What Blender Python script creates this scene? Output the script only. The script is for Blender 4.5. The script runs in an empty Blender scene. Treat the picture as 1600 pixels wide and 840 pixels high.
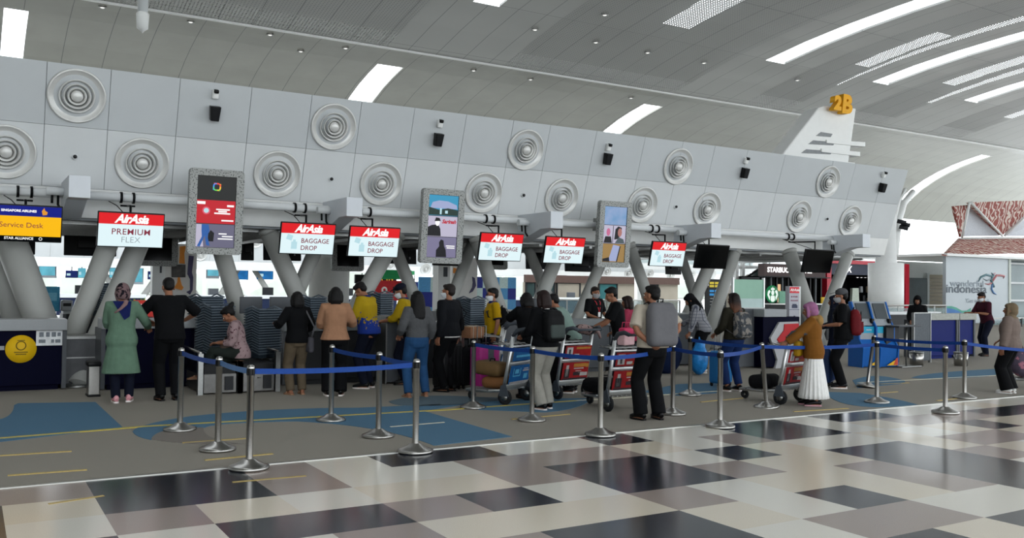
import bpy, bmesh, math, random
from mathutils import Vector, Matrix
V = Vector; PI = math.pi; R = math.radians
sc = bpy.context.scene; COL = sc.collection
rnd = random.Random(7)

# ------------------------------------------------------------------ camera
FPX = 1404.687; CAMH = 1.6
YAW, PIT, ROL = R(31.1785), R(1.2638), R(0.7318)
FW = V((math.sin(YAW)*math.cos(PIT), math.cos(YAW)*math.cos(PIT), math.sin(PIT)))
_r = V((math.cos(YAW), -math.sin(YAW), 0)); _u = _r.cross(FW)
RT = math.cos(ROL)*_r + math.sin(ROL)*_u; UP = -math.sin(ROL)*_r + math.cos(ROL)*_u
ORG = V((0, 0, CAMH))
cd = bpy.data.cameras.new('camera'); cam = bpy.data.objects.new('camera', cd); COL.objects.link(cam)
cd.sensor_width = 36; cd.sensor_fit = 'HORIZONTAL'; cd.lens = FPX/1600*36; cd.clip_end = 500
m3 = Matrix((RT, UP, -FW)).transposed(); cam.matrix_world = Matrix.Translation(ORG) @ m3.to_4x4()
sc.camera = cam
# measured positions: where the line of sight through a photo point meets the floor / a wall plane
def ray(x, y): return FW + (x-800)/FPX*RT + (420-y)/FPX*UP
def G(x, y, z=0.0): d = ray(x, y); return ORG + d*((z-CAMH)/d.z)
def W(x, y, Y): d = ray(x, y); return ORG + d*(Y/d.y)

# ------------------------------------------------------------------ sky, daylight, exposure
sc.view_settings.view_transform = 'Standard'; sc.view_settings.look = 'None'
sc.view_settings.gamma = 1; sc.view_settings.use_curve_mapping = False
sc.view_settings.exposure = 1.08
wd = bpy.data.worlds.new('overcast_sky'); sc.world = wd; wd.use_nodes = True
bg = wd.node_tree.nodes['Background']; bg.inputs[0].default_value = (0.90, 0.955, 1.0, 1); bg.inputs[1].default_value = 1.9
def area(name, loc, rot, sx, sy, power, col=(1, 1, 1)):
    l = bpy.data.lights.new(name, 'AREA'); l.shape = 'RECTANGLE'; l.size = sx; l.size_y = sy; l.energy = power; l.color = col
    o = bpy.data.objects.new(name, l); COL.objects.link(o); o.location = loc; o.rotation_euler = rot; return o
try: sc.cycles.max_bounces = 8; sc.cycles.diffuse_bounces = 5; sc.cycles.glossy_bounces = 4; sc.cycles.sample_clamp_indirect = 6
except Exception: pass

# ------------------------------------------------------------------ materials
def lin(c): return tuple((x/12.92 if x <= .04045 else ((x+.055)/1.055)**2.4) for x in c)
def hx(h): h = h.lstrip('#'); return lin(tuple(int(h[i:i+2], 16)/255 for i in (0, 2, 4)))
MATS = {}
def M(key, col='#808080', rough=.5, metal=0., noise=.12, scale=18., bump=0., emit=0., coat=0., trans=0., alpha=1., spec=.2, pat=None, col2=None):
    if key in MATS: return MATS[key]
    m = bpy.data.materials.new(key); m.use_nodes = True; nt = m.node_tree; N = nt.nodes; L = nt.links
    b = N['Principled BSDF']; c = hx(col) if isinstance(col, str) else col
    b.inputs['Roughness'].default_value = rough; b.inputs['Metallic'].default_value = metal
    b.inputs['Specular IOR Level'].default_value = spec
    if coat: b.inputs['Coat Weight'].default_value = coat
    if trans: b.inputs['Transmission Weight'].default_value = trans
    if alpha < 1: b.inputs['Alpha'].default_value = alpha
    tc = N.new('ShaderNodeTexCoord'); nz = N.new('ShaderNodeTexNoise'); nz.inputs['Scale'].default_value = scale; nz.inputs['Detail'].default_value = 4
    L.new(tc.outputs['Object'], nz.inputs['Vector'])
    rp = N.new('ShaderNodeValToRGB')
    lo = tuple(max(0, x*(1-noise)) for x in c); hi = tuple(min(1, x*(1+noise)) for x in c)
    rp.color_ramp.elements[0].position = .3; rp.color_ramp.elements[1].position = .7
    rp.color_ramp.elements[0].color = lo+(1,); rp.color_ramp.elements[1].color = hi+(1,)
    L.new(nz.outputs['Fac'], rp.inputs['Fac']); out = rp.outputs['Color']
    if pat:
        out = pat(N, L, tc, out, hx(col2) if col2 else (0, 0, 0))
    L.new(out, b.inputs['Base Color'])
    if bump:
        bp = N.new('ShaderNodeBump'); bp.inputs['Strength'].default_value = bump; bp.inputs['Distance'].default_value = .02
        L.new(nz.outputs['Fac'], bp.inputs['Height']); L.new(bp.outputs['Normal'], b.inputs['Normal'])
    if emit:
        L.new(out, b.inputs['Emission Color']); b.inputs['Emission Strength'].default_value = emit*.50
        b.inputs['Base Color'].default_value = (0, 0, 0, 1)
        for k in list(b.inputs['Base Color'].links): L.remove(k)
    MATS[key] = m; return m
def mixc(N, L, fac, a, col):
    mx = N.new('ShaderNodeMix'); mx.data_type = 'RGBA'
    L.new(fac, mx.inputs[0]); L.new(a, mx.inputs[6])
    if isinstance(col, tuple): mx.inputs[7].default_value = col+(1,)
    else: L.new(col, mx.inputs[7])
    return mx.outputs[2]
def mth(N, L, op, a, b=None, c=None):
    n = N.new('ShaderNodeMath'); n.operation = op
    for i, x in enumerate((a, b, c)):
        if x is None: continue
        if isinstance(x, (int, float)): n.inputs[i].default_value = x
        else: L.new(x, n.inputs[i])
    return n.outputs[0]
def sepxyz(N, L, tc, out='Object'):
    s = N.new('ShaderNodeSeparateXYZ'); L.new(tc.outputs[out], s.inputs[0]); return s.outputs
def noisef(N, L, tc, scale, detail=3):
    n = N.new('ShaderNodeTexNoise'); n.inputs['Scale'].default_value = scale; n.inputs['Detail'].default_value = detail
    L.new(tc.outputs['Object'], n.inputs['Vector']); return n.outputs['Fac']
def pat_grid(w, t):          # thin crossing lines of the second colour (checked cloth)
    def f(N, L, tc, out, c2):
        x, y, z = sepxyz(N, L, tc); fac = None
        for ax in (x, z):
            a = mth(N, L, 'LESS_THAN', mth(N, L, 'ABSOLUTE', mth(N, L, 'SUBTRACT', mth(N, L, 'FRACT', mth(N, L, 'DIVIDE', ax, w)), .5)), t)
            fac = a if fac is None else mth(N, L, 'MAXIMUM', fac, a)
        return mixc(N, L, mth(N, L, 'MULTIPLY', fac, .8), out, c2)
    return f
def pat_blobs(scale, thr, soft=.04):
    def f(N, L, tc, out, c2):
        n = noisef(N, L, tc, scale)
        a = mth(N, L, 'MULTIPLY', mth(N, L, 'SUBTRACT', n, thr), 1/soft)
        n2 = N.new('ShaderNodeClamp'); L.new(a, n2.inputs[0])
        return mixc(N, L, n2.outputs[0], out, c2)
    return f
def pat_splash(z0, z1):      # second colour fills the hem and splashes upward
    def f(N, L, tc, out, c2):
        x, y, z = sepxyz(N, L, tc)
        n = noisef(N, L, tc, 22, 5)
        h = mth(N, L, 'DIVIDE', mth(N, L, 'SUBTRACT', z, z0), z1-z0)
        a = mth(N, L, 'GREATER_THAN', mth(N, L, 'ADD', mth(N, L, 'MULTIPLY', n, 1.5), -.35), h)
        return mixc(N, L, a, out, c2)
    return f
def pat_zband(z0):           # second colour coming in below a height
    def f(N, L, tc, out, c2):
        x, y, z = sepxyz(N, L, tc)
        c = N.new('ShaderNodeClamp'); L.new(mth(N, L, 'DIVIDE', mth(N, L, 'SUBTRACT', z0, mth(N, L, 'ADD', z, mth(N, L, 'MULTIPLY', noisef(N, L, tc, 50), .12))), .14), c.inputs[0])
        return mixc(N, L, c.outputs[0], out, c2)
    return f

# ------------------------------------------------------------------ mesh builder
class MB:
    def __init__(s): s.v = []; s.f = []; s.m = []; s.cur = 0; s.sm = []; s.smooth = False
    def add(s, vs, fs):
        o = len(s.v); s.v += [tuple(v) for v in vs]
        for f in fs: s.f.append([i+o for i in f]); s.m.append(s.cur); s.sm.append(s.smooth)
        return s
    def mat(s, i): s.cur = i; return s
    def box(s, c, d, rz=0., rx=0., ry=0.):
        a, b, h = d[0]/2, d[1]/2, d[2]/2
        q = Matrix.Rotation(rz, 3, 'Z') @ Matrix.Rotation(ry, 3, 'Y') @ Matrix.Rotation(rx, 3, 'X'); c = V(c)
        vs = [c + q @ V((x*a, y*b, z*h)) for z in (-1, 1) for y in (-1, 1) for x in (-1, 1)]
        return s.add(vs, [(0, 2, 3, 1), (4, 5, 7, 6), (0, 1, 5, 4), (2, 6, 7, 3), (0, 4, 6, 2), (1, 3, 7, 5)])
    def bx(s, x0, x1, y0, y1, z0, z1): return s.box(((x0+x1)/2, (y0+y1)/2, (z0+z1)/2), (x1-x0, y1-y0, z1-z0))
    def rbox(s, c, d, r, rz=0., rx=0., ry=0., n=3):     # box with rounded edges all round
        q = Matrix.Rotation(rz, 3, 'Z') @ Matrix.Rotation(ry, 3, 'Y') @ Matrix.Rotation(rx, 3, 'X'); c = V(c)
        bm = bmesh.new(); bmesh.ops.create_cube(bm, size=1)
        for v in bm.verts: v.co = V((v.co.x*d[0], v.co.y*d[1], v.co.z*d[2]))
        bmesh.ops.bevel(bm, geom=bm.edges[:], offset=min(r, min(d)*.49), segments=n, affect='EDGES', profile=.5)
        bm.verts.index_update(); sm = s.smooth; s.smooth = True
        s.add([c + q @ v.co for v in bm.verts], [[v.index for v in f.verts] for f in bm.faces]); s.smooth = sm; bm.free(); return s
    def tube(s, pts, rad, seg=10, cap=True, flat=None, ref=None):
        pts = [V(p) for p in pts]; n = len(pts)
        if not isinstance(rad, (list, tuple)): rad = [rad]*n
        vs = []; prev = None
        for i, p in enumerate(pts):
            t = (pts[min(i+1, n-1)] - pts[max(i-1, 0)])
            t = t.normalized() if t.length > 1e-9 else V((0, 0, 1))
            if prev is None:
                a = V(ref) if ref else (V((1, 0, 0)) if abs(t.x) < .9 else V((0, 1, 0)))
            else: a = prev
            a = (a - t*a.dot(t)); a = a.normalized() if a.length > 1e-6 else t.orthogonal().normalized()
            prev = a; b = t.cross(a)
            r = rad[i]; ra, rb = (r if isinstance(r, (list, tuple)) else (r, r*(flat or 1)))
            for k in range(seg):
                w = 2*PI*k/seg; vs.append(p + a*ra*math.cos(w) + b*rb*math.sin(w))
        fs = []
        for i in range(n-1):
            for k in range(seg):
                k2 = (k+1) % seg; fs.append((i*seg+k, i*seg+k2, (i+1)*seg+k2, (i+1)*seg+k))
        sm = s.smooth; s.smooth = seg > 4
        s.add(vs, fs); s.smooth = sm
        if cap:
            o = len(s.v)-len(vs)
            for f in (list(range(seg))[::-1], [(n-1)*seg+k for k in range(seg)]):
                s.f.append([o+i for i in f]); s.m.append(s.cur); s.sm.append(False)
        return s
    def lathe(s, prof, c=(0, 0, 0), seg=32, axis='Z', close=False):
        vs = []; c = V(c)
        for r, h in prof:
            for k in range(seg):
                w = 2*PI*k/seg; x, y = r*math.cos(w), r*math.sin(w)
                vs.append(c + (V((x, y, h)) if axis == 'Z' else V((x, -h, y)) if axis == 'Y' else V((h, x, y))))
        n = len(prof); fs = []
        for i in range(n-1 + (1 if close else 0)):
            j = (i+1) % n
            for k in range(seg): k2 = (k+1) % seg; fs.append((i*seg+k, i*seg+k2, j*seg+k2, j*seg+k))
        sm = s.smooth; s.smooth = True; s.add(vs, fs); s.smooth = sm; return s
    def ell(s, c, r, q=None, u=14, w=10):
        c = V(c); vs = []; q = q or Matrix.Identity(3)
        for i in range(w+1):
            a = PI*i/w
            for k in range(u):
                b = 2*PI*k/u; vs.append(c + q @ V((r[0]*math.sin(a)*math.cos(b), r[1]*math.sin(a)*math.sin(b), r[2]*math.cos(a))))
        fs = []
        for i in range(w):
            for k in range(u):
                k2 = (k+1) % u
                if i == 0: fs.append((0, u+k, u+k2))
                elif i == w-1: fs.append((i*u+k2, i*u+k, w*u))
                else: fs.append((i*u+k, (i+1)*u+k, (i+1)*u+k2, i*u+k2))
        sm = s.smooth; s.smooth = True; s.add(vs, fs); s.smooth = sm; return s
    def prism(s, poly, e):      # poly: 3D points of a planar outline; e: extrusion vector
        n = len(poly); a = [V(p) for p in poly]; b = [p+V(e) for p in a]
        return s.add(a+b, [list(range(n))[::-1], [n+i for i in range(n)]] + [(i, (i+1) % n, n+(i+1) % n, n+i) for i in range(n)])
    def loft(s, rings, cap=True):
        n = len(rings[0]); vs = [p for r in rings for p in r]; fs = []
        for i in range(len(rings)-1):
            for k in range(n): k2 = (k+1) % n; fs.append((i*n+k, i*n+k2, (i+1)*n+k2, (i+1)*n+k))
        if cap: fs += [list(range(n))[::-1], [(len(rings)-1)*n+k for k in range(n)]]
        sm = s.smooth; s.smooth = True; s.add(vs, fs); s.smooth = sm; return s
    def build(s, name, mats, parent=None, bevel=0., remesh=0., fix=True, smoothing=4):
        me = bpy.data.meshes.new(name); me.from_pydata(s.v, [], s.f)
        if not isinstance(mats, (list, tuple)): mats = [mats]
        for m in mats: me.materials.append(m)
        for p, mi, sm in zip(me.polygons, s.m, s.sm): p.material_index = mi; p.use_smooth = sm
        if fix:
            bm = bmesh.new(); bm.from_mesh(me)
            bmesh.ops.remove_doubles(bm, verts=bm.verts, dist=1e-6)
            bmesh.ops.recalc_face_normals(bm, faces=bm.faces); bm.to_mesh(me); bm.free()
        me.update()
        o = bpy.data.objects.new(name, me); COL.objects.link(o)
        if parent is not None: o.parent = parent
        if bevel:
            b = o.modifiers.new('bevel', 'BEVEL'); b.width = bevel; b.segments = 2; b.limit_method = 'ANGLE'
        if remesh:
            r = o.modifiers.new('remesh', 'REMESH'); r.mode = 'VOXEL'; r.voxel_size = remesh; r.use_smooth_shade = True
            w = o.modifiers.new('smooth', 'SMOOTH'); w.iterations = smoothing; w.factor = .5
        return o

def tag(o, label=None, cat=None, group=None, kind=None):
    for k, v in (('label', label), ('category', cat), ('group', group), ('kind', kind)):
        if v: o[k] = v
    return o
def thing(name, label, cat, loc=(0, 0, 0), rz=0., group=None, rx=0.):
    o = bpy.data.objects.new(name, None); COL.objects.link(o); o.empty_display_size = .1
    o.location = loc; o.rotation_euler = (rx, 0, rz); return tag(o, label, cat, group)
def struct(o): return tag(o, kind='structure')
def copy_tree(o, parent=None):
    kids = [c for c in ALLCH.get(o.name, [])] if False else list(o.children)
    c = o.copy(); COL.objects.link(c)
    if parent is not None: c.parent = parent
    for k in kids: copy_tree(k, c)
    return c
def text(body, size, loc, mat, parent, name='lettering', ext=.002, shear=0., bold=0., align='CENTER', rot=(PI/2, 0, 0), sx=1., space=1.):
    c = bpy.data.curves.new(name, 'FONT'); c.body = body; c.size = size; c.extrude = ext; c.shear = shear; c.offset = bold
    c.align_x = align; c.align_y = 'CENTER'; c.space_character = space; c.resolution_u = 3
    c.materials.append(mat); tmp = bpy.data.objects.new(name, c); me = bpy.data.meshes.new_from_object(tmp); me.name = name
    bpy.data.objects.remove(tmp); o = bpy.data.objects.new(name, me); COL.objects.link(o)
    if not me.materials: me.materials.append(mat)
    o.location = loc; o.rotation_euler = rot; o.scale = (sx, 1, 1)
    if parent is not None: o.parent = parent
    return o

# common materials
steel = M('brushed_steel', '#a09e9a', .28, 1., .05, 60)
steel_d = M('dull_steel', '#8f908e', .4, 1., .08, 40)
alu = M('aluminium', '#c4c6c6', .35, .9, .05, 40)
white = M('white_paint', '#dfe0de', .4, 0, .02, 5)
offw = M('grey_white_paint', '#cfd2d3', .45, 0, .02, 4)
black = M('black_plastic', '#060708', .4, 0, .1, 30)
rubber = M('dark_rubber', '#1a1b1d', .7, 0, .1, 30)
navy = M('navy_laminate', '#03041c', .6, 0, .06, 8, spec=.05)
lgrey = M('light_grey_laminate', '#8d9092', .4, 0, .03, 12)
mgrey = M('mid_grey_laminate', '#484b4f', .45, 0, .04, 12)
dgrey = M('dark_grey_laminate', '#17191c', .5, 0, .06, 12, spec=.25)

# ------------------------------------------------------------------ floors
T0, TY, TS = .245, 8.03, .605
cream = M('cream_terrazzo', '#cfc5b3', .16, 0, .08, 160, spec=.45); warmw = M('pale_terrazzo', '#d2cec3', .16, 0, .06, 160, spec=.45)
taupe = M('taupe_granite', '#94877f', .17, 0, .22, 190, spec=.45); char = M('charcoal_granite', '#1a1e26', .16, 0, .12, 150, spec=.5)
cells = {}
def blk(kind, i0, i1, j0, j1):
    for i in range(i0, i1+1):
        for j in range(j0, j1+1): cells[(i, j)] = kind
known = dict(i0=-2, i1=18, j0=0, j1=6)
for a in ((1, 2, 0, 1), (5, 6, 0, 0), (2, 3, 3, 3), (5, 5, 3, 3), (9, 9, 0, 0), (7, 8, 2, 3), (5, 6, 5, 6), (10, 10, 2, 2), (12, 13, 0, 1), (15, 16, 0, 0), (12, 13, 3, 4), (12, 13, 5, 6),
          (9, 9, 5, 5), (8, 8, 7, 8), (10, 11, 7, 7), (0, 0, 3, 4), (-2, -1, 1, 2), (17, 17, 2, 2), (19, 21, 1, 1), (20, 21, 4, 5), (16, 16, 6, 7), (23, 24, 2, 3), (24, 25, 0, 0)): blk(3, *a)
for a in ((-2, 0, 0, 0), (3, 3, 0, 1), (1, 1, 2, 2), (4, 4, 3, 3), (3, 3, 4, 4), (6, 6, 1, 2), (7, 8, 1, 1), (7, 7, 4, 4), (4, 4, 5, 5), (9, 9, 3, 3), (11, 11, 1, 1), (11, 11, 4, 5), (8, 9, 6, 6),
          (16, 16, 1, 1), (15, 16, 3, 3), (17, 18, 1, 1), (14, 14, 4, 4), (18, 19, 3, 4), (21, 22, 2, 2)): blk(2, *a)
fl = MB()
for i in range(-22, 90):
    for j in range(0, 30):
        k = cells.get((i, j))
        if k is None:
            h = (i//2*7349+j//2*9151) % 17
            far_out = i < -3 or i > 26 or j > 9
            k = 3 if (far_out and h in (1, 2, 3)) else 2 if (far_out and h in (4, 5)) else (h+i//3) % 2
        x = T0+TS*i; y = TY-TS*j
        fl.mat(k).add([(x, y-TS, 0), (x+TS, y-TS, 0), (x+TS, y, 0), (x, y, 0)], [(0, 1, 2, 3)])
struct(fl.build('floor', [cream, warmw, taupe, char], fix=False))
carp = M('grey_carpet', '#88837a', .9, 0, .14, 260, bump=.25, spec=.2)
blue_c = M('blue_carpet', '#4a6c84', .9, 0, .14, 260, bump=.25, spec=.2); dark_c = M('dark_taupe_carpet', '#76706a', .9, 0, .12, 260, bump=.25, spec=.2)
struct(MB().bx(-14, 70, 8.05, 34, -.05, .0).build('floor_carpet', carp))
pale_t = M('pale_hall_tile', '#b9b9b4', .2, 0, .04, 3)
struct(MB().bx(-14, 95, 34, 92, -.05, .0).build('floor_hall', pale_t))
struct(MB().bx(-14, 70, 8.035, 8.065, -.02, .008).build('trim_1', M('edge_strip', '#8f8f8a', .3, 1., .05, 20)))
def inlay(px, m, z=.004, kind='structure'):
    mb = MB(); mb.prism([G(*p) for p in px], (0, 0, z)); return tag(mb.build('floor_inlay', m), kind=kind)
def arc(p0, p1, p2, n=10):   # quadratic curve between measured floor points
    return [tuple((1-t)**2*a+2*t*(1-t)*b+t*t*c for a, b, c in zip(p0, p1, p2)) for t in [k/n for k in range(n+1)]]
inlay([(-60, 690), (-60, 648)] + [(0, 655)] + arc((0, 655), (21, 650), (22, 633)) + [(28, 630), (149, 628), (191, 667)] + arc((191, 667), (100, 679), (-60, 697)), blue_c)
inlay(arc((207, 674), (215, 662), (300, 650)) + arc((300, 650), (420, 637), (560, 637)) + [(742, 629), (662, 642), (800, 682), (678, 696)] + arc((678, 696), (600, 664), (462, 658)) + arc((462, 658), (330, 660), (320, 668)) + [(270, 668)] + arc((236, 687), (212, 683), (207, 674)), blue_c)
inlay(arc((236, 686), (245, 667), (318, 668)) + arc((318, 668), (315, 688), (385, 694)) + arc((385, 694), (290, 696), (236, 686)), dark_c, .005)
inlay(arc((607, 627), (640, 617), (700, 618)) + [(800, 622)] + arc((800, 622), (720, 636), (640, 634)) + arc((640, 634), (612, 633), (607, 627)), M('slate_blue_carpet', '#56666f', .9, 0, .14, 260, bump=.25, spec=.2))
inlay([(742, 629), (830, 622), (925, 622)] + arc((925, 622), (910, 640), (850, 644)) + [(748, 640)], blue_c)
inlay([(1290, 612), (1345, 614)] + arc((1345, 614), (1400, 622), (1437, 633)) + [(1370, 636)] + arc((1370, 636), (1300, 634), (1290, 612)), blue_c)
inlay(arc((1332, 594), (1360, 583), (1395, 590)) + arc((1395, 590), (1440, 598), (1380, 602)) + [(1340, 606)], blue_c)
inlay(arc((1424, 590), (1440, 582), (1560, 576)) + [(1640, 574), (1640, 580)] + arc((1560, 586), (1470, 594), (1424, 590)), blue_c)
inlay([(1000, 612), (1060, 600), (1120, 598), (1120, 614), (1060, 618)], blue_c)
tape = M('yellow_tape', '#b3a24c', .5, 0, .25, 120); pale_l = M('pale_line', '#bcb9a6', .6, 0, .08, 40); dash_m = M('tan_tape', '#a8925a', .6, 0, .15, 60)
def strip(p, q, w, m, z=.007, z0=0.):
    a, b = G(*p), G(*q); d = (b-a).normalized(); n = V((-d.y, d.x, 0))*w/2
    mb = MB(); mb.prism([a-n+V((0, 0, z0)), b-n+V((0, 0, z0)), b+n+V((0, 0, z0)), a+n+V((0, 0, z0))], (0, 0, z)); return struct(mb.build('floor_marking', m))
for p, q in (((-40, 688), (230, 666)), ((230, 666), (700, 640)), ((700, 640), (900, 626))): strip(p, q, .075, tape)
strip((900, 626), (1150, 609), .06, pale_l); strip((1340, 598), (1562, 586), .06, pale_l); strip((1562, 586), (1640, 581), .06, pale_l)
for p, q in (((0, 712), (112, 705)), ((12, 743), (136, 734)), ((285, 692), (385, 685)), ((320, 719), (426, 709)), ((610, 667), (694, 660)), ((800, 655), (890, 647)), ((1095, 628), (1160, 622)), ((1240, 643), (1325, 638)), ((1375, 614), (1402, 612)), ((1375, 600), (1420, 598)), ((1464, 626), (1500, 622))):
    strip(p, q, .035, pale_l if p[0] == 610 else dash_m, .008)
for p, q in (((76, 787), (162, 774)), ((363, 753), (478, 743))): strip(p, q, .035, dash_m, .003)

# ------------------------------------------------------------------ roof
def pat_seam(px_, py_):
    def f(N, L, tc, out, c2):
        x, y, z = sepxyz(N, L, tc); fac = None
        for ax, w, t in ((x, px_, .010), (y, py_, .008)):
            a = mth(N, L, 'LESS_THAN', mth(N, L, 'FRACT', mth(N, L, 'DIVIDE', ax, w)), t/w*2)
            fac = a if fac is None else mth(N, L, 'MAXIMUM', fac, a)
        return mixc(N, L, fac, out, c2)
    return f
ceil_m = M('white_ceiling_panel', '#a3a4a1', .32, 0, .03, .5, pat=pat_seam(1.13, 3.7), col2='#5d5f60')
ceil_f = M('glossy_ceiling_panel', '#979790', .34, 0, .06, .8, pat=pat_seam(1.35, 60.), col2='#5d5f60', coat=.08)
def perforated(key, base, pitch, r):
    m = M(key, '#a3a4a1', .38, 0, .03, .5, pat=pat_seam(1.13, 3.7), col2='#5d5f60'); nt = m.node_tree; N = nt.nodes; L = nt.links
    tc = N.new('ShaderNodeTexCoord'); x, y, z = sepxyz(N, L, tc); d2 = None
    for ax, p in ((x, pitch), (y, pitch)):
        a = mth(N, L, 'SUBTRACT', mth(N, L, 'FRACT', mth(N, L, 'DIVIDE', ax, p)), .5); a = mth(N, L, 'MULTIPLY', a, a)
        d2 = a if d2 is None else mth(N, L, 'ADD', d2, a)
    hole = mth(N, L, 'LESS_THAN', d2, r*r)
    L.new(mth(N, L, 'SUBTRACT', 1., hole), N['Principled BSDF'].inputs['Alpha']); return m
perf_m = perforated('perforated_ceiling_panel', '#c6c7c5', .11, .22)
NEAR = [(-12, 10.6), (-6, 11.0), (0, 11.35), (6, 11.6), (12, 11.75), (16, 11.8), (18, 11.78), (20, 11.7), (22, 11.57), (24, 11.37), (26, 11.08), (28, 10.7), (30, 10.25)]
FAR = [(30.0, 10.55), (31, 10.62), (32, 10.55), (33, 10.4), (34, 10.2), (35, 9.95), (36, 9.62), (37, 9.2), (38, 8.65), (38.8, 8.05), (39.5, 7.4), (40, 6.9)]
def roof(name, prof, zones, mats, thick=.05):
    mb = MB()
    for x0, x1, mi, ylim in zones:         # mi: material, or -1 for an open skylight slot up to y=ylim
        for (ya, za), (yb, zb) in zip(prof, prof[1:]):
            if mi == -1 and ylim[0] <= ya and yb <= ylim[1]:
                continue
            mb.mat(max(mi, 0)); mb.smooth = True
            mb.add([(x0, ya, za), (x1, ya, za), (x1, yb, zb), (x0, yb, zb)], [(0, 3, 2, 1)])
    mb.smooth = False
    mb.mat(0)
    for x0, x1, mi, ylim in zones:          # reveals of the slots
        if mi != -1: continue
        for (ya, za), (yb, zb) in zip(prof, prof[1:]):
            if ylim[0] <= ya and yb <= ylim[1]:
                for x in (x0, x1): mb.add([(x, ya, za), (x, yb, zb), (x, yb, zb+.08), (x, ya, za+.08)], [(0, 1, 2, 3)])
    return struct(mb.build(name, mats, fix=False))
sky = (-13, 26)
zn = [(-14, -6, 1, 0), (-6, .6, 0, 0), (.6, 1.6, -1, sky), (1.6, 3.6, 0, 0), (3.6, 12.8, 1, 0), (12.8, 14.1, 0, 0), (14.1, 15.1, -1, sky), (15.1, 17.6, 0, 0), (17.6, 26.3, 1, 0), (26.3, 27.75, 0, 0),
      (27.75, 28.85, -1, sky), (28.85, 30.4, 0, 0), (30.4, 33.2, 1, 0), (33.2, 34.5, 0, 0), (34.5, 35.6, -1, sky), (35.6, 37, 0, 0), (37, 40, 1, 0), (40, 41.4, 0, 0), (41.4, 42.5, -1, sky), (42.5, 44, 0, 0), (44, 47, 1, 0), (47, 48.2, 0, 0),
      (48.2, 49.3, -1, sky), (49.3, 70, 0, 0)]
roof('ceiling', NEAR, zn, [ceil_m, perf_m])
skf = (33, 39)
zf = [(-14, .8, 0, 0), (.8, 1.5, -1, skf), (1.5, 13.65, 0, 0), (13.65, 14.75, -1, skf), (14.75, 27.15, 0, 0), (27.15, 28.3, -1, skf), (28.3, 41, 0, 0), (41, 42, -1, skf), (42, 54.4, 0, 0), (54.4, 55.6, -1, skf), (55.6, 70, 0, 0)]
roof('ceiling_far', FAR, zf, [ceil_f])
# the lip where the two roof shells meet and the outer roof deck above the perforated panels
struct(MB().bx(-14, 70, 29.96, 30.06, 10.2, 11.05).build('trim_2', white))
deck = MB(); 
dk = M('roof_deck', '#8a8c8e', .7, 0, .08, 1)
openx = [(.5, 2.0), (7.2, 8.4), (14.0, 16.4), (22.2, 23.6), (27.7, 31.2), (33.2, 34.2), (34.45, 38.2), (39.6, 40.6), (41.35, 45.4), (46.8, 47.6), (48.1, 52.5)]
xs = [-14] + [x for o in openx for x in o] + [70]
for k in range(0, len(xs), 2):
    for (ya, za), (yb, zb) in zip(NEAR, NEAR[1:]): deck.add([(xs[k], ya, za+.6), (xs[k+1], ya, za+.6), (xs[k+1], yb, zb+.6), (xs[k], yb, zb+.6)], [(0, 3, 2, 1)])
for a, b in openx:
    for (ya, za), (yb, zb) in zip(NEAR, NEAR[1:]):
        if ya >= 28 or ((a in (7.2, 22.2, 33.2, 39.6, 46.8)) and (ya < 22 or ya > 24)): deck.add([(a, ya, za+.6), (b, ya, za+.6), (b, yb, zb+.6), (a, yb, zb+.6)], [(0, 3, 2, 1)])
for k in range(24):
    x = -6+3.4*k; deck.bx(x, x+.12, 10, 29.5, 10.9, 11.0) if False else None
struct(deck.build('roof_deck', dk, fix=False))
struct(MB().bx(-14.3, -14, -12, 40, 0, 12.2).build('wall_left', white))

# ------------------------------------------------------------------ check-in bulkhead (island canopy)
panel_u = M('bulkhead_upper_panel', '#b6babc', .38, 0, .02, 2); panel_l = M('bulkhead_lower_panel', '#c6c9ca', .35, 0, .02, 2)  # upper band coloured slightly darker than the lower band
gap_m = M('panel_joint', '#85888a', .7)
BP = [(16.80, 5.29), (17.13, 4.29), (17.46, 3.27), (17.60, 2.76)]
BX0, BX1 = -2.2, 23.95
def bulkhead_face(mb, prof, x0, x1, seams):
    for k, (a, b) in enumerate(zip(prof, prof[1:])):
        mb.mat(min(k, 2)); xs = [x0]+[s for s in seams if x0 < s < x1]+[x1]
        if k == 2: xs = [x0, x1]
        for p, q in zip(xs, xs[1:]):
            g = .0045
            vs = [(p+g, a[0], a[1]-.0), (q-g, a[0], a[1]), (q-g, b[0], b[1]+.006), (p+g, b[0], b[1]+.006)]
            mb.prism(vs, (0, .03, 0))
SEAM = [17*t for t in (-.07, -.005, .062, .120, .187, .262, .330, .390, .458, .529, .598, .655, .731, .816, .887, .95, 1.018, 1.1, 1.213, 1.27, 1.346)]
bk = MB(); bulkhead_face(bk, BP, BX0, BX1, SEAM)
bk.mat(3); bk.prism([(BX0, y+.04, z) for y, z in BP]+[(BX0, 23.0, 2.95), (BX0, 23.6, 5.29)], (BX1-BX0, 0, 0))
struct(bk.build('wall_front', [panel_u, panel_l, white, gap_m]))
soff = MB(); soff.mat(0).bx(BX0+.1, BX1-.1, 17.66, 23.0, 2.72, 2.79)
soff.mat(1)
for k in range(12): soff.bx(BX0+.2, BX1-.2, 17.9+.42*k, 17.96+.42*k, 2.66, 2.72)
for k in range(18): soff.bx(BX0+.6+1.45*k, BX0+.68+1.45*k, 17.7, 22.9, 2.6, 2.66)
struct(soff.build('soffit', [M('soffit_grey', '#83878a', .5, 0, .04, 4), steel_d]))
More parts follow.
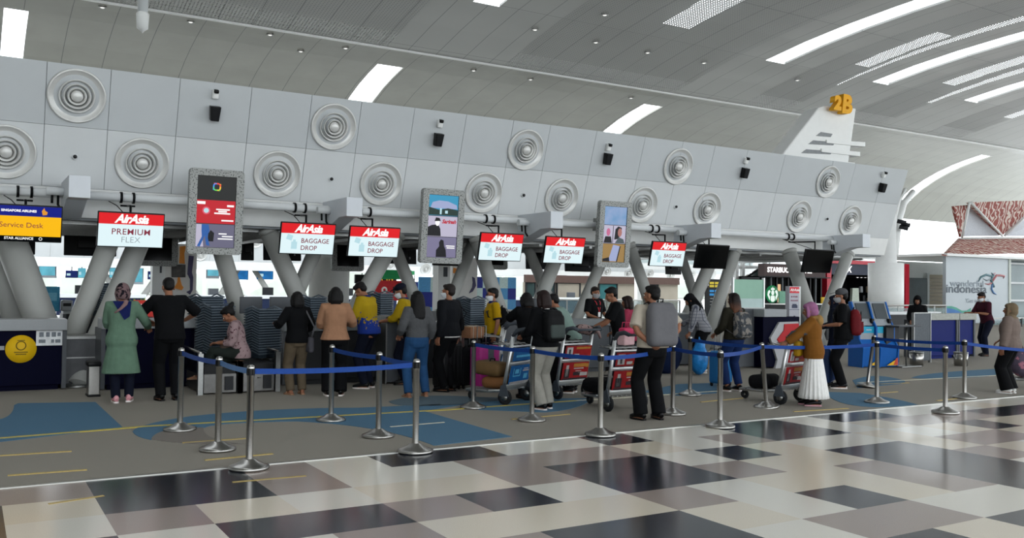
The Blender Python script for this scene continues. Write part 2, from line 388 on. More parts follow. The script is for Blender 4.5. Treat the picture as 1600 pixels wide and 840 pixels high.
def face_pt(px, py):      # the point of the leaning bulkhead face seen at a photo point
    for a, b in zip(BP, BP[1:]):
        d = ray(px, py); n = V((0, b[1]-a[1], -(b[0]-a[0])))
        t = (V((0, a[0], a[1]))-ORG).dot(n)/d.dot(n); p = ORG+d*t
        if b[1]-.02 <= p.z <= a[1]+.25: return p
    return p
TILT = math.atan2(BP[1][0]-BP[0][0], BP[0][1]-BP[1][1])

diff_m = M('white_diffuser_metal', '#cdcdca', .3, .2, .03, 10); diff_d = M('diffuser_shadow_gap', '#8b8c8a', .5)
proto_d = None
def diffuser(px, py, label, scale=1., at=None, tilt=TILT, group='round air diffusers on the check-in bulkhead'):
    global proto_d
    if proto_d is None:
        t = thing('air_diffuser', label, 'air vent')
        MB().lathe([(.42, 0), (.455, 0), (.465, .012), (.455, .035), (.435, .045), (.425, .03), (.42, 0)], axis='Y', seg=40).build('outer_ring', diff_m, t)
        MB().lathe([(.428, .035), (.40, .012), (.35, -.012), (.30, -.025), (.02, -.03), (.0, -.03)], axis='Y', seg=36).build('dish', diff_m, t, fix=False)
        for r, h in ((.285, .05), (.215, .07), (.15, .085)):
            MB().lathe([(r, h), (r-.05, h-.07), (r-.056, h-.07), (r-.012, h)], axis='Y', seg=32, close=True).build('ring', diff_m, t)
        MB().lathe([(.10, .02), (.095, .07), (.05, .088), (0.001, .092)], axis='Y', seg=24).build('core', diff_m, t)
        proto_d = t; o = t
    else: o = copy_tree(proto_d)
    p = at if at is not None else face_pt(px, py)
    o.location = p+V((0, -.008, 0)); o.rotation_euler = (tilt, 0, 0); o.scale = (scale,)*3; tag(o, label, 'air vent', group); return o
UPD = [(120, 150, 'topmost row air diffuser above the premium flex screen'), (521, 198, 'upper row air diffuser right above the first baggage drop screen'), (821, 234, 'upper row air diffuser above the third baggage drop screen'),
       (1059, 260, 'upper row air diffuser above the last baggage drop screen'), (1293, 284, 'upper row air diffuser below the white tail fin')]
for x, y, l in UPD: diffuser(x, y, 'round white '+l)
LOD = [(9, 237, 'lower air diffuser cut by the left edge, above the blue and yellow screen'), (222, 255, 'lower air diffuser directly above the premium flex screen'), (433, 272, 'lower air diffuser right of the tall red screen totem'),
       (595, 287, 'lower air diffuser above the second baggage drop screen'), (755, 301, 'lower air diffuser right of the second tall screen totem'), (877, 309, 'lower air diffuser left of the third tall screen totem'), (1003, 320, 'lower air diffuser right of the third tall screen totem'),
       (1104, 327, 'lower air diffuser above the left blank black screen'), (1248, 338, 'lower air diffuser above the right blank black screen'), (1328, 345, 'lower air diffuser last before the right end of the bulkhead')]
for x, y, l in LOD: diffuser(x, y, 'round white '+l)
# wall speakers with the small cameras above them, little sensors
proto_s = proto_c = proto_n = None
PL = ['between the first and second upper air diffusers', 'between the second and third upper air diffusers', 'between the third and fourth upper air diffusers', 'between the fourth and fifth upper air diffusers', 'near the right end of the bulkhead']
for (x, y, cx, cy), l in zip(((334, 176, 336, 145), (682, 217, 686, 191), (946, 247, 949, 228), (1160, 269, 1164, 249), (1375, 292, 1379, 271)), PL):
    if proto_s is None:
        t = thing('wall_speaker', '', 'speaker')
        q = MB(); q.prism([(-.10, -.03, -.15), (.10, -.03, -.15), (.13, -.03, .15), (-.13, -.03, .15)], (0, -.16, 0)); q.build('cabinet', black, t, bevel=.01)
        q = MB(); q.prism([(-.085, -.192, -.13), (.085, -.192, -.13), (.11, -.192, .13), (-.11, -.192, .13)], (0, -.01, 0)); q.build('grille', M('speaker_grille', '#17181a', .8, 0, .3, 300), t)
        MB().bx(-.03, .03, -.04, .0, -.05, .05).build('bracket', black, t); proto_s = t; o = t
        t = thing('security_camera', '', 'camera')
        MB().rbox((0, -.05, -.02), (.11, .10, .16), .02).build('housing', white, t)
        q = MB(); q.rbox((0, -.10, .04), (.085, .10, .07), .02); q.build('lens_cover', black, t); MB().bx(-.04, .04, -.02, 0, -.1, .02).build('base', offw, t); proto_c = t; c = t
    else: o = copy_tree(proto_s); c = copy_tree(proto_c)
    o.location = face_pt(x, y); o.scale = (.72, .85, .88); o.rotation_euler = (TILT, 0, 0); tag(o, 'black wedge wall speaker '+l, 'speaker', 'black speakers on the bulkhead')
    c.location = face_pt(cx, cy); c.rotation_euler = (TILT, 0, 0); tag(c, 'small white security camera above the speaker '+l.replace(' air', ''), 'camera', 'cameras on the bulkhead')
for x, y, l in ((117, 245, 'left of the diffuser above the premium flex screen'), (517, 280, 'below the second upper diffuser'), (817, 305, 'below the third upper diffuser'), (1055, 323, 'below the fourth upper diffuser'), (1291, 342, 'between the last two lower diffusers')):
    if proto_n is None:
        t = thing('wall_sensor', '', 'sensor'); MB().lathe([(.0, .0), (.05, 0), (.05, .02), (.035, .03), (0.001, .03)], axis='Y', seg=16).build('base', offw, t); MB().ell((0, -.045, 0), (.035, .035, .035)).build('eye', M('dark_lens', '#2b2b2c', .3), t); proto_n = t; o = t
    else: o = copy_tree(proto_n)
    o.location = face_pt(x, y); tag(o, 'tiny dark round sensor on the bulkhead '+l, 'sensor', 'bulkhead sensors')
# conduit pipe along the bulkhead and the box arms that cross it
pz = [(16.98, 3.11)]
struct(MB().tube([(BX0, 16.98, 3.11), (21.2, 16.98, 3.11)], .075, 14).build('trim_3', offw))
arm_m = M('arm_white', '#c9cdd2', .4, 0, .02, 3)
proto_a = None
ARMS = [(142, 275, 'left of the premium flex screen'), (567, 309, 'above the second baggage drop screen'), (880, 331, 'left of the third tall screen totem'), (1127, 349, 'above the left blank black screen'), (1360, 366, 'beside the right blank black screen')]
for x, y, l in ARMS:
    if proto_a is None:
        t = thing('bulkhead_arm', '', 'bracket'); q = MB()
        q.prism([(-.16, 0, .0), (-.16, -1.35, .0), (-.16, -1.35, -.36), (-.16, -.95, -.36), (-.16, 0, -.62)], (.32, 0, 0)); q.build('arm_box', arm_m, t, bevel=.01)
        MB().tube([(-.16, -.45, -.2), (-.42, -.45, -.2)], .07, 12).build('pipe_stub', offw, t)
        q = MB(); q.tube([(-.24, -.45, -.25), (-.24, -.47, -.42), (-.2, -.5, -.5)], .02, 8); q.build('cable', black, t); q = MB(); q.tube([(-.33, -.45, -.25), (-.33, -.47, -.40)], .02, 8); q.build('cable', black, t); proto_a = t; o = t
    else: o = copy_tree(proto_a)
    p = W(x, y, 15.95); o.location = (p.x-.16, 17.3, p.z); tag(o, 'white boxed arm projecting from the bulkhead '+l, 'bracket', 'box arms on the bulkhead')

# white tail fin sign on top with yellow letters
t = thing('tail_fin_sign', 'white aircraft tail fin sign with yellow 2B on the bulkhead roof', 'sign')
YF = 17.8
q = MB(); q.prism([W(*p, YF) for p in ((1216, 250), (1279, 168), (1288, 165), (1338, 169), (1325, 262))], (0, .55, 0)); q.build('fin', white, t, bevel=.04)
for k, (a, b) in enumerate((((1275, 206), (1298, 215)), ((1263, 219), (1302, 230)), ((1252, 233), (1298, 245)))):
    q = MB(); q.prism([W(*p, YF-.012) for p in ((a[0]+8, a[1]), (b[0]+3, a[1]+3), (b[0], a[1]+8), (a[0], a[1]+6))], (0, .02, 0)); q.build('slot', M('fin_slot', '#7f8284', .5), t)
for xa, ya, xb, yb in ((1292, 218, 1352, 225), (1284, 232, 1344, 240), (1262, 247, 1336, 257)):
    q = MB(); q.prism([W(*p, YF-.05) for p in ((xa, ya), (xb, yb-3), (xb, yb+4), (xa, ya+5))], (0, .3, 0)); q.build('blade', white, t)
yel = M('yellow_letter', '#e0a21c', .35, 0, .05, 6)
a = W(1317, 166, YF-.22)
for ch, dx, dz, s_ in (('2', -.34, .03, .54), ('B', .06, .03, .74)):
    o = text(ch, s_, a+V((dx, 0, dz)), yel, t, 'letter', .09, .12, .035, sx=1.05)

# ------------------------------------------------------------------ hanging screens
def em(key, col, s=1.0): return M(key, col, .4, 0, .0, 5, emit=s)
s_red, s_pale, s_blue, s_yel = em('screen_red', '#e01f26', .95), em('screen_pale', '#dcf0f4', 1.), em('screen_blue', '#12208f', .8), em('screen_yellow', '#f6b90c', 1.)
s_white, s_maroon, s_grey, s_black = em('screen_white', '#ffffff', 1.), em('screen_maroon', '#963a4c', .7), em('screen_grey_ink', '#9aa6ad', .7), M('screen_black', '#060708', .12, 0, 0, 5)
s_orange, s_ice = em('screen_orange', '#e59a35', .9), em('screen_ice', '#b9dde6', .95)
clampm = M('black_metal', '#121214', .4, .6, .05, 20)
SW, SH = 1.06, .605
def hung(px, py, label, kind, w=SW, h=SH, Y=16.45, tilt=14, group='hanging check-in screens', pole_top=3.06):
    c = W(px, py, Y); t = thing('hanging_screen', label, 'screen', c, 0, group, R(tilt)); f = .018
    q = MB(); q.rbox((0, .03, 0), (w, .06, h), .012); q.box((0, .075, 0), (w*.6, .05, h*.6)); bz = q.build('bezel', black, t)
    # the hanger: drop pole, crossbar, two clamps on the pipe (undo the tilt so that it hangs plumb)
    L = pole_top-c.z; ci, si = math.cos(-R(tilt)), math.sin(-R(tilt))
    def un(x, y, z): return (x, y*ci-z*si, y*si+z*ci)
    q = MB(); q.tube([un(0, .1, .05), un(0, .45, L-.08)], .02, 8) if False else q.tube([un(0, .12, .0), un(0, .12, L-.12), un(0, 16.9-Y, L-.10)], .02, 8); q.build('drop_pole', clampm, t)
    q = MB(); q.tube([un(-.12, 16.9-Y, L-.10), un(.12, 16.9-Y, L-.10)], .016, 8); q.build('crossbar', clampm, t)
    for s in (-.1, .1):
        q = MB(); q.lathe([(.08, -.02), (.1, -.02), (.1, .02), (.08, .02)], c=un(s, 16.98-Y, L+.05), axis='X', seg=16, close=True); q.build('clamp', clampm, t)
    q = MB(); q.tube([un(-.3, 16.95-Y, L-.03), un(-.2, 16.7-Y, L-.12), un(-.05, .2, L-.3), un(-.02, .12, .2)], .008, 6); q.build('cable', clampm, t)
    iw, ih = w/2-f, h/2-f
    def pan(x0, x1, z0, z1, m, name='panel', par=None, y=-.004):
        q = MB(); q.bx(x0, x1, y, 0., z0, z1); return q.build(name, m, par or t)
    if kind == 'off': pan(-iw, iw, -ih, ih, s_black, 'blank_screen'); return t
    y0 = -.0075
    if kind == 'sq':
        pan(-iw, iw, -ih*.72, ih*.42, s_yel, 'screen'); pan(-iw, iw, ih*.42, ih, s_blue, 'screen_header'); pan(-iw, iw, -ih, -ih*.72, s_black, 'screen_footer')
        text('SINGAPORE AIRLINES', .052, (-.10, y0, ih*.72), s_white, t, 'lettering', bold=.002)
        q = MB(); q.prism([(.24, -.006, ih*.52), (.30, -.006, ih*.55), (.31, -.006, ih*.7), (.27, -.006, ih*.8), (.26, -.006, ih*.95), (.225, -.006, ih*.75)], (0, -.003, 0)); q.build('emblem', s_orange, t)
        text('Service Desk', .118, (-.06, y0, -ih*.10), s_maroon, t)
        text('STAR ALLIANCE', .058, (-.09, y0, -ih*.86), s_white, t, bold=.001); q = MB(); q.lathe([(.018, 0), (.026, 0), (.026, .003), (.018, .003)], c=(.22, -.005, -ih*.86), axis='Y', seg=14, close=True); q.build('emblem', s_white, t)
        return t
    pan(-iw, iw, -ih, ih*.34, s_pale, 'screen'); pan(-iw, iw, ih*.34, ih, s_red, 'screen_header')
    text('AirAsia', .205, (.0, y0, ih*.66), s_white, t, 'lettering', .002, .35, .007, sx=.92, space=.92)
    if kind == 'premium':
        text('PREMIUM', .145, (.0, y0, -ih*.12), s_maroon, t, bold=.0008, space=1.06); text('FLEX', .145, (.0, y0, -ih*.60), s_grey, t, bold=-.002)
    else:
        text('BAGGAGE', .125, (-.13, y0, -ih*.14), s_maroon, t, bold=.001, align='LEFT', sx=.95); text('DROP', .125, (-.13, y0, -ih*.62), s_maroon, t, bold=.001, align='LEFT', sx=.95)
        q = MB(); q.bx(-.31, -.20, -.006, -.004, -.2, -.06); q.bx(-.28, -.23, -.006, -.004, -.06, -.02); q.box((-.35, -.005, .02), (.11, .002, .1), ry=.3); q.build('luggage_icon', s_ice, t)
    return t
hung(40, 349, 'blue and yellow service desk screen hanging at the left edge', 'sq')
hung(205, 359.5, 'red and white premium flex screen hanging above the woman in green', 'premium')
hung(481, 373, 'leftmost red and white baggage drop screen', 'drop'); hung(585, 378, 'second baggage drop screen, left of the tall city picture totem', 'drop')
hung(783, 386, 'third baggage drop screen, right of the tall city picture totem', 'drop'); hung(882, 391, 'fourth baggage drop screen, left of the third tall totem', 'drop')
hung(1044, 397, 'last baggage drop screen, smallest of the red and white ones', 'drop')
hung(1113, 401, 'blank black screen hanging right of the last baggage drop screen', 'off'); hung(1279, 408, 'blank black screen hanging above the pink headscarf girl', 'off', w=1.1, h=.62, Y=16.0)

# tall totems in patterned frames
frame_m = M('patterned_grey_frame', '#9a9c99', .5, 0, .08, 40, pat=pat_blobs(42, .57, .03), col2='#3c3e3f')
def roundrect(w, h, r, n=5):
    o = []
    for cx, cz, a0 in ((w/2-r, h/2-r, 0), (-w/2+r, h/2-r, 90), (-w/2+r, -h/2+r, 180), (w/2-r, -h/2+r, 270)):
        for k in range(n+1): a = R(a0+90*k/n); o.append((cx+r*math.cos(a), cz+r*math.sin(a)))
    return o
def totem(px, py, label, panels, Y=16.5, w=.95, h=1.52, tilt=5, off=False, rz=0, group='tall framed screen totems'):
    c = W(px, py, Y); t = thing('screen_totem', label, 'screen', c, rz, group, R(tilt))
    ou = roundrect(w, h, .07); n = len(ou); iw, ih = w-.27, h-.24; inn = roundrect(iw, ih, .006)
    q = MB(); vs = [(x, -.05, z) for x, z in ou]+[(x, -.05, z) for x, z in inn]+[(x, .08, z) for x, z in ou]+[(x, -.02, z) for x, z in inn]; fs = []
    for k in range(n): j = (k+1) % n; fs += [(k, j, n+j, n+k), (k, 2*n+k, 2*n+j, j), (n+k, n+j, 3*n+j, 3*n+k)]
    fs.append(list(range(2*n, 3*n))); q.add(vs, fs); q.build('frame', frame_m, t)
    q = MB(); q.bx(-iw/2, iw/2, -.022, -.015, -ih/2, ih/2); q.build('screen', s_black, t)
    q = MB(); q.bx(-.2, .2, .08, .3, -.1, .1); q.bx(-.06, .06, .1, .75, .05, .35); q.build('mount', steel_d, t)
    if not off: panels(t, iw, ih)
    return t
def pan3(t, iw, ih):
    def P(k, m, name='picture'):
        q = MB(); z1 = ih/2-k*ih/3; q.bx(-iw/2+.006, iw/2-.006, -.026, -.022, z1-ih/3+.006, z1-.006); return q.build(name, m, t), z1-ih/6
    return P
def bar(t, x0, x1, z0, z1, m, name='lettering', y=-.029): q = MB(); q.bx(x0, x1, y, y+.003, z0, z1); return q.build(name, m, t)
def poly(t, pts, m, name='picture', y=-.029): q = MB(); q.prism([(x, y, z) for x, z in pts], (0, .002, 0)); return q.build(name, m, t)
p_dark, p_purple, p_skin = em('picture_dark', '#2a2c2b', .6), em('picture_purple_grey', '#8b86a8', .7), em('picture_skin', '#c08078', .7)
p_ink, p_lav, p_sky = em('picture_ink', '#15151d', .5), em('picture_lavender', '#c9c4da', .8), em('picture_sky', '#3a9fc9', .8)
p_jean, p_gold, p_cloud, p_floor = em('picture_jeans', '#2d63b0', .8), em('picture_gold', '#b08c50', .7), em('picture_cloud', '#a9b4dc', .8), em('picture_floor', '#77758f', .7)
def grad_sky(N, L, tc, out, c2): return mixc(N, L, noisef(N, L, tc, 4), out, c2)
p_blue = M('picture_blue_clouds', '#2f9ad0', .4, 0, .1, 4, emit=.8, pat=grad_sky, col2='#b7b8d8')
def totA(t, iw, ih):
    P = pan3(t, iw, ih); o, z = P(0, p_dark)
    for k in range(4):
        a = PI/2*k; m = (em('logo_red', '#ee4a3a'), em('logo_blue', '#3a8fe8'), em('logo_green', '#5fce5a'), em('logo_yellow', '#f3c840'))[k]
        ca, sa = math.cos(a), math.sin(a); f = lambda x, y_: (x*ca-y_*sa, z+.02+x*sa+y_*ca)
        poly(t, [f(-.055, .07), f(.02, .07), f(.045, .062), f(.07, .04), f(.07, .0), f(.045, .0), f(.045, .03), f(.03, .045), f(-.055, .045)], m, 'logo')
    o, z = P(1, em('picture_red', '#c41a28', .9)); bar(t, -iw/2+.01, -iw/2+.15, z+.13, z+.18, s_white); bar(t, .19, .31, z+.10, z+.135, s_white)
    for k, (a, b) in enumerate(((0, .24), (.04, .19), (-.03, .25))): bar(t, a, b, z+.035-.035*k, z+.06-.035*k, s_white)
    for k, (x, d) in enumerate(((-.17, .07), (-.17, .045))): poly(t, [(x+d*math.cos(j*.5236), z+.02+d*math.sin(j*.5236)) for j in range(12)], (em('disc_pink', '#d8566a'), s_ice)[k], 'picture', -.029-.003*k)
    bar(t, .1, .31, z-.16, z-.135, s_white)
    o, z = P(2, p_floor); poly(t, [(-iw/2+.008, z-.2), (-iw/2+.14, z-.2), (-iw/2+.1, z+.2), (-iw/2+.008, z+.2)], p_lav)
    poly(t, [(-.24, z+.2), (-.12, z+.2), (-.10, z+.1), (-.13, z-.02), (-.09, z-.18), (-.15, z-.17), (-.18, z), (-.26, z-.2), (-.31, z-.19), (-.23, z-.02), (-.24, z+.1)], p_jean, y=-.032); poly(t, [(-.13, z-.1), (-.03, z-.1), (-.02, z+.05), (-.08, z+.1), (-.12, z+.04)], p_ink, y=-.032)
    for k, (a, b) in enumerate(((.06, .2), (.12, .31), (.05, .31))): bar(t, a, b, z+.03-.045*k, z+.05-.045*k, s_white)
def totB(t, iw, ih):
    P = pan3(t, iw, ih); o, z = P(0, p_sky); poly(t, [(-.3, z-.06), (.32, z-.06), (.3, z+.02), (.1, z+.09), (-.1, z+.1), (-.25, z+.06)], p_cloud); poly(t, [(-iw/2+.01, z-.2), (iw/2-.01, z-.2), (iw/2-.01, z-.08), (.1, z-.05), (-.1, z-.09), (-iw/2+.01, z-.04)], em('picture_leaf', '#25423a', .6), y=-.031); bar(t, -.08, -.04, z-.18, z-.06, s_ice, 'picture', -.034); bar(t, .04, .1, z-.16, z-.1, s_ice, 'picture', -.034)
    o, z = P(1, p_lav); poly(t, [(-iw/2+.01, z-.2), (-.03, z-.2), (-.05, z-.05), (-.1, z+.04), (-.25, z+.02), (-iw/2+.01, z-.02)], p_ink)
    poly(t, [(-.12+.05*math.cos(j*.6283), z+.08+.075*math.sin(j*.6283)) for j in range(10)], s_white, y=-.032); poly(t, [(-.19, z+.1), (-.05, z+.11), (-.08, z+.17), (-.16, z+.18)], p_ink, y=-.035)
    o = text('Sarinah', .11, (.14, -.03, z+.1), em('logo_crimson', '#b3122a'), t, shear=.3, bold=.004)
    o, z = P(2, p_purple); poly(t, [(-.12, z-.2), (.12, z-.2), (.1, z-.05), (.06, z+.02), (.04, z+.14), (-.02, z+.16), (-.06, z+.1), (-.05, z+.02), (-.12, z-.06)], p_ink); bar(t, .1, .3, z+.02, z+.04, s_white); bar(t, .12, .3, z-.02, z-.0, s_white)
def totC(t, iw, ih):
    P = pan3(t, iw, ih); P(0, p_blue); o, z = P(1, p_lav)
    poly(t, [(-.3, z-.2), (-.06, z-.2), (-.1, z-.05), (-.26, z-.05)], p_ink); poly(t, [(-.18+.055*math.cos(j*.6283), z+.05+.09*math.sin(j*.6283)) for j in range(10)], em('picture_pink', '#d2709a', .8), y=-.032); bar(t, -.05, -.035, z-.2, z+.2, p_ink, 'picture')
    poly(t, [(.0, z-.12), (.02, z+.12), (.1, z+.19), (.2, z+.16), (.2, z), (.1, z-.1)], p_ink); poly(t, [(.15+.06*math.cos(j*.6283), z+.05+.1*math.sin(j*.6283)) for j in range(10)], p_skin, y=-.032); poly(t, [(.02, z-.2), (.3, z-.2), (.26, z-.1), (.12, z-.06)], em('picture_teal_grey', '#5a6a70', .6), y=-.035)
    o, z = P(2, p_gold); poly(t, [(-.14, z-.19), (.09, z-.19), (.17, z+.16), (-.02, z+.19)], p_cloud); poly(t, [(.09, z-.2), (.12, z-.2), (.2, z+.16), (.17, z+.16)], p_ink); poly(t, [(-.3, z-.2), (-.1, z-.2), (-.12, z-.1), (-.3, z-.14)], p_ink, y=-.031)
totem(337, 331, 'tall framed totem with red advert, above the seated girl', totA); totem(690.5, 353.5, 'tall framed totem with blue city picture, above the man in dark jacket', totB); totem(959, 366, 'tall framed totem with blue cloud picture and two faces', totC, w=.92)
# the island's far-side screens, seen from behind
bz_m = M('monitor_back', '#0e0f11', .5, 0, .1, 30)
for x0, x1, y0, y1, l in ((-6, 55, 352, 398, 'at the far left'), (101, 182, 354, 401, 'left of the premium flex screen'), (377, 396, 362, 407, 'right of the red advert totem'), (412, 470, 366, 408, 'behind the first baggage drop screen'), (590, 650, 374, 413, 'left of the city picture totem'),
                          (676, 726, 372, 416, 'behind the city picture totem'), (822, 862, 388, 421, 'between the third and fourth baggage drop screens'), (883, 928, 392, 425, 'left of the cloud picture totem'), (1040, 1063, 394, 429, 'behind the last baggage drop screen')):
    c = W((x0+x1)/2, (y0+y1)/2, 22.2); a = W(x0, y0, 22.2); b = W(x1, y1, 22.2); w, h = b.x-a.x, a.z-b.z
    t = thing('monitor_back', 'black back of a hanging monitor, '+l, 'monitor', c, 0, 'backs of the far side monitors', R(-4))
    q = MB(); q.rbox((0, 0, 0), (w, .07, h), .015); q.build('shell', bz_m, t); q = MB(); q.rbox((0, -.06, 0), (w*.5, .06, h*.5), .02); q.build('electronics_box', black, t)
    q = MB(); q.tube([(0, -.03, 0), (0, -.03, max(.1, 2.75-c.z))], .025, 8); q.build('drop_pole', clampm, t); q = MB(); q.bx(w*.3, w*.34, -.04, -.036, -h*.3, -h*.2); q.build('sticker', lgrey, t)
for x, y, w, h, l in ((243, 383, .98, .95, 'left of the red advert totem'), (543, 396, .86, .9, 'behind the second baggage drop screen'), (776, 396, .66, .9, 'behind the third baggage drop screen')):
    totem(x, y, 'back of a grey framed totem, dark panel, '+l, None, Y=22.0, w=w, h=h, tilt=-3, off=True, group='backs of the far side totems')

# ------------------------------------------------------------------ leaning columns under the canopy
col_m = M('white_column_paint', '#989995', .4, 0, .03, 2)
def column(p, q, Y0, Y1, r, label, ztop=2.76):
    a, b = W(*p, Y0), W(*q, Y1); d = (b-a); top = a+d*((ztop-a.z)/d.z); bot = a+d*((0-a.z)/d.z)
    t = thing('leaning_column', label, 'column', bot, 0, 'leaning columns under the canopy')
    D = top-bot; MB().tube([(0, 0, 0), D], r, 24).build('shaft', col_m, t); n = D.normalized()
    MB().tube([D-n*.12, D-n*.02], [r*1.0, r*1.12], 24).build('head_plate', col_m, t)
    MB().lathe([(0.001, 0), (r*1.35, 0), (r*1.35, .03), (r*1.1, .045), (0.001, .045)], seg=24).build('foot_ring', steel_d, t); return t
column((22, 390), (62, 495), 17.3, 17.0, .25, 'thick leaning column behind the left blue counter'); column((-4, 400), (22, 495), 17.8, 17.8, .19, 'slimmer leaning column at the left edge, behind the thick one')
column((165, 392), (118, 515), 17.0, 16.4, .165, 'leaning column standing beside the left blue counter'); column((206, 405), (124, 600), 17.2, 15.45, .185, 'leaning column reaching the floor beside the woman in green')
column((350, 405), (372, 480), 17.6, 17.6, .165, 'leaning column behind the seated girl'); column((415, 352), (468, 470), 17.9, 17.9, .18, 'left arm of the column pair behind the woman in black')
column((488, 402), (458, 472), 18.2, 18.2, .15, 'right arm of the column pair behind the woman in black'); column((598, 405), (563, 468), 17.6, 17.6, .175, 'leaning column behind the man in yellow and blue'); column((624, 405), (648, 465), 18.6, 18.6, .145, 'leaning column behind the man in the navy cap')
column((731, 400), (706, 465), 18.2, 18.2, .135, 'left arm of the crossing columns behind the man in dark jacket'); column((744, 372), (776, 468), 17.6, 17.6, .16, 'right arm of the crossing columns behind the staff in yellow polo')
column((830, 400), (850, 448), 18.6, 18.6, .13, 'left arm of the column pair under the fourth baggage drop screen'); column((868, 406), (846, 462), 17.8, 17.8, .165, 'right arm of the column pair under the fourth baggage drop screen')
column((936, 418), (913, 470), 17.8, 17.8, .14, 'leaning column behind the masked staff at the counter'); column((984, 385), (1009, 455), 17.6, 17.6, .15, 'leaning column above the man with grey backpack')
column((1067, 408), (1083, 455), 18.6, 18.6, .13, 'left arm of the column pair behind the plaid shirt'); column((1106, 420), (1080, 480), 17.8, 17.8, .17, 'right arm of the column pair behind the plaid shirt')
column((1143, 410), (1120, 480), 17.8, 17.8, .16, 'leaning column behind the woman with patterned backpack'); column((1234, 395), (1262, 480), 17.2, 16.6, .19, 'leaning column behind the pink headscarf girl'); column((1324, 400), (1297, 470), 17.2, 17.0, .165, 'rightmost leaning column, behind the man in grey cap')

# ------------------------------------------------------------------ counters
def counter(label, x0, x1, y0, depth, ztop, front, top=lgrey, slab=.17, name='checkin_counter', group='check-in counters', side=mgrey):
    t = thing(name, label, 'counter', ((x0+x1)/2, y0, 0), 0, group); w = (x1-x0)/2
    MB().bx(-w+.05, w-.06, .03, depth, .08, ztop-slab).build('front_panel', front, t, bevel=.005)
    MB().bx(-w, w, -.04, depth*.6, ztop-slab, ztop).build('worktop', top, t, bevel=.012)
    MB().bx(-w+.1, w-.1, .1, depth-.05, 0, .08).build('plinth', front, t)
    for s in (-1, 1): MB().bx(s*w-(.06 if s > 0 else 0), s*w+(.0 if s > 0 else .06), .0, depth, .02, ztop-slab).build('side_panel', side, t)
    return t
zc = W(50, 497, 15.1).z
t = counter('navy blue counter with grey top and round yellow sticker, at the left edge', -1.35, 1.3, 15.1, .8, 1.06, navy)
def wall_disc(par, x, z, r, m, y, name='sticker', th=.004): q = MB(); q.lathe([(0.001, 0), (r, 0), (r, th), (0.001, th)], c=(x, y, z), axis='Y', seg=40); return q.build(name, m, par)
y_st, y_ink = M('yellow_sticker', '#d8ad12', .5, 0, .03, 10), M('olive_ink', '#6d5a14', .6)
a = W(33, 543, 15.1); cxx = -.025
st = wall_disc(t, a.x-cxx, a.z-.02, .205, y_st, .03)
q = MB(); q.lathe([(.055, 0), (.07, 0), (.07, .003), (.055, .003)], c=(a.x-cxx, .026, a.z+.03), axis='Y', seg=24, close=True); q.bx(a.x-cxx-.09, a.x-cxx+.09, .022, .026, a.z-.075, a.z-.06); q.bx(a.x-cxx-.07, a.x-cxx+.07, .022, .026, a.z-.105, a.z-.09); q.bx(a.x-cxx-.05, a.x-cxx+.05, .022, .026, a.z+.10, a.z+.112); q.build('print', y_ink, st)
b = W(79, 527, 15.1); nt_ = MB(); nt_.bx(b.x-cxx-.19, b.x-cxx+.19, .024, .03, b.z-.12, b.z+.115); nt_ = nt_.build('notice', M('paper_white', '#d5d7d8', .6), t)

for k, (dx, dz, w_, h_) in enumerate(((-.12, .045, .06, .07), (-.035, .045, .05, .07), (.045, .045, .06, .07), (.115, .045, .045, .055), (-.11, -.055, .09, .05), (.03, -.055, .04, .05), (.1, -.055, .07, .05))): MB().bx(b.x-cxx+dx-w_/2, b.x-cxx+dx+w_/2, .02, .024, b.z+dz-h_/2, b.z+dz+h_/2).build('pictogram', M('notice_ink', '#70767c', .6, 0, .3, 60), nt_)
b0 = W(-8, 543, 15.1).x-cxx; MB().bx(b0-.08, b0+.12, .022, .03, a.z-.03, a.z+.03).build('label_strip', lgrey, t)
# stainless unit between the counters, the second navy counter, bin, red closed sign with plants
x0 = W(103, 560, 15.35).x; x1 = W(152, 560, 15.35).x
t = thing('steel_low_unit', 'stainless steel low unit between the two navy counters', 'cabinet', ((x0+x1)/2, 15.4, 0)); w = (x1-x0)/2+.05
q = MB(); q.bx(-w, w, 0, .9, .05, .74); q.build('body', M('worn_steel', '#4c4d4f', .45, .7, .12, 8), t, bevel=.01); MB().bx(-w, w, -.02, .92, .74, .78).build('top_plate', steel_d, t); MB().bx(-w+.03, w-.03, -.012, 0, .44, .46).build('seam_rail', steel_d, t); MB().bx(-w+.1, -w+.25, -.015, 0, .07, .1).build('vent_slot', black, t)
x0 = W(158, 540, 14.7).x; x1 = W(310, 540, 14.7).x
counter('navy blue counter with grey top, between the woman in green and the man in black', x0, x1, 14.7, .8, 1.08, navy, slab=.16)
g = G(145, 618); t = thing('waste_bin', 'grey steel waste bin with black lid beside the woman in green', 'bin', (g.x, g.y, 0))
q = MB(); q.bx(-.075, .075, -.13, .13, .02, .44); q.build('body', steel, t, bevel=.015); MB().rbox((0, 0, .46), (.18, .29, .07), .02).build('lid', black, t); MB().rbox((0, 0, .015), (.17, .28, .03), .01).build('base', black, t)
c = W(226, 500, 14.95); t = thing('closed_sign', 'small red counter closed sign standing on the navy counter', 'sign', (c.x, 14.95, 1.08))
q = MB(); q.prism([(-.16, 0, 0), (.16, 0, 0), (.16, .07, .27), (-.16, .07, .27)], (0, .012, 0)); q.build('board', M('red_sign', '#c03028', .45, 0, .04, 8), t)
for s_, dz in (('COUNTER', .19), ('CLOSED', .12)): text(s_, .062, (0, dz*.26-.008, dz), M('sign_white', '#f0e6e2', .5), t, bold=.001, rot=(PI/2-.25, 0, 0))
MB().bx(-.12, .12, .0, .14, 0, .012).build('foot', black, t)
leaf = M('green_leaf', '#6f9a3a', .5, 0, .25, 12)
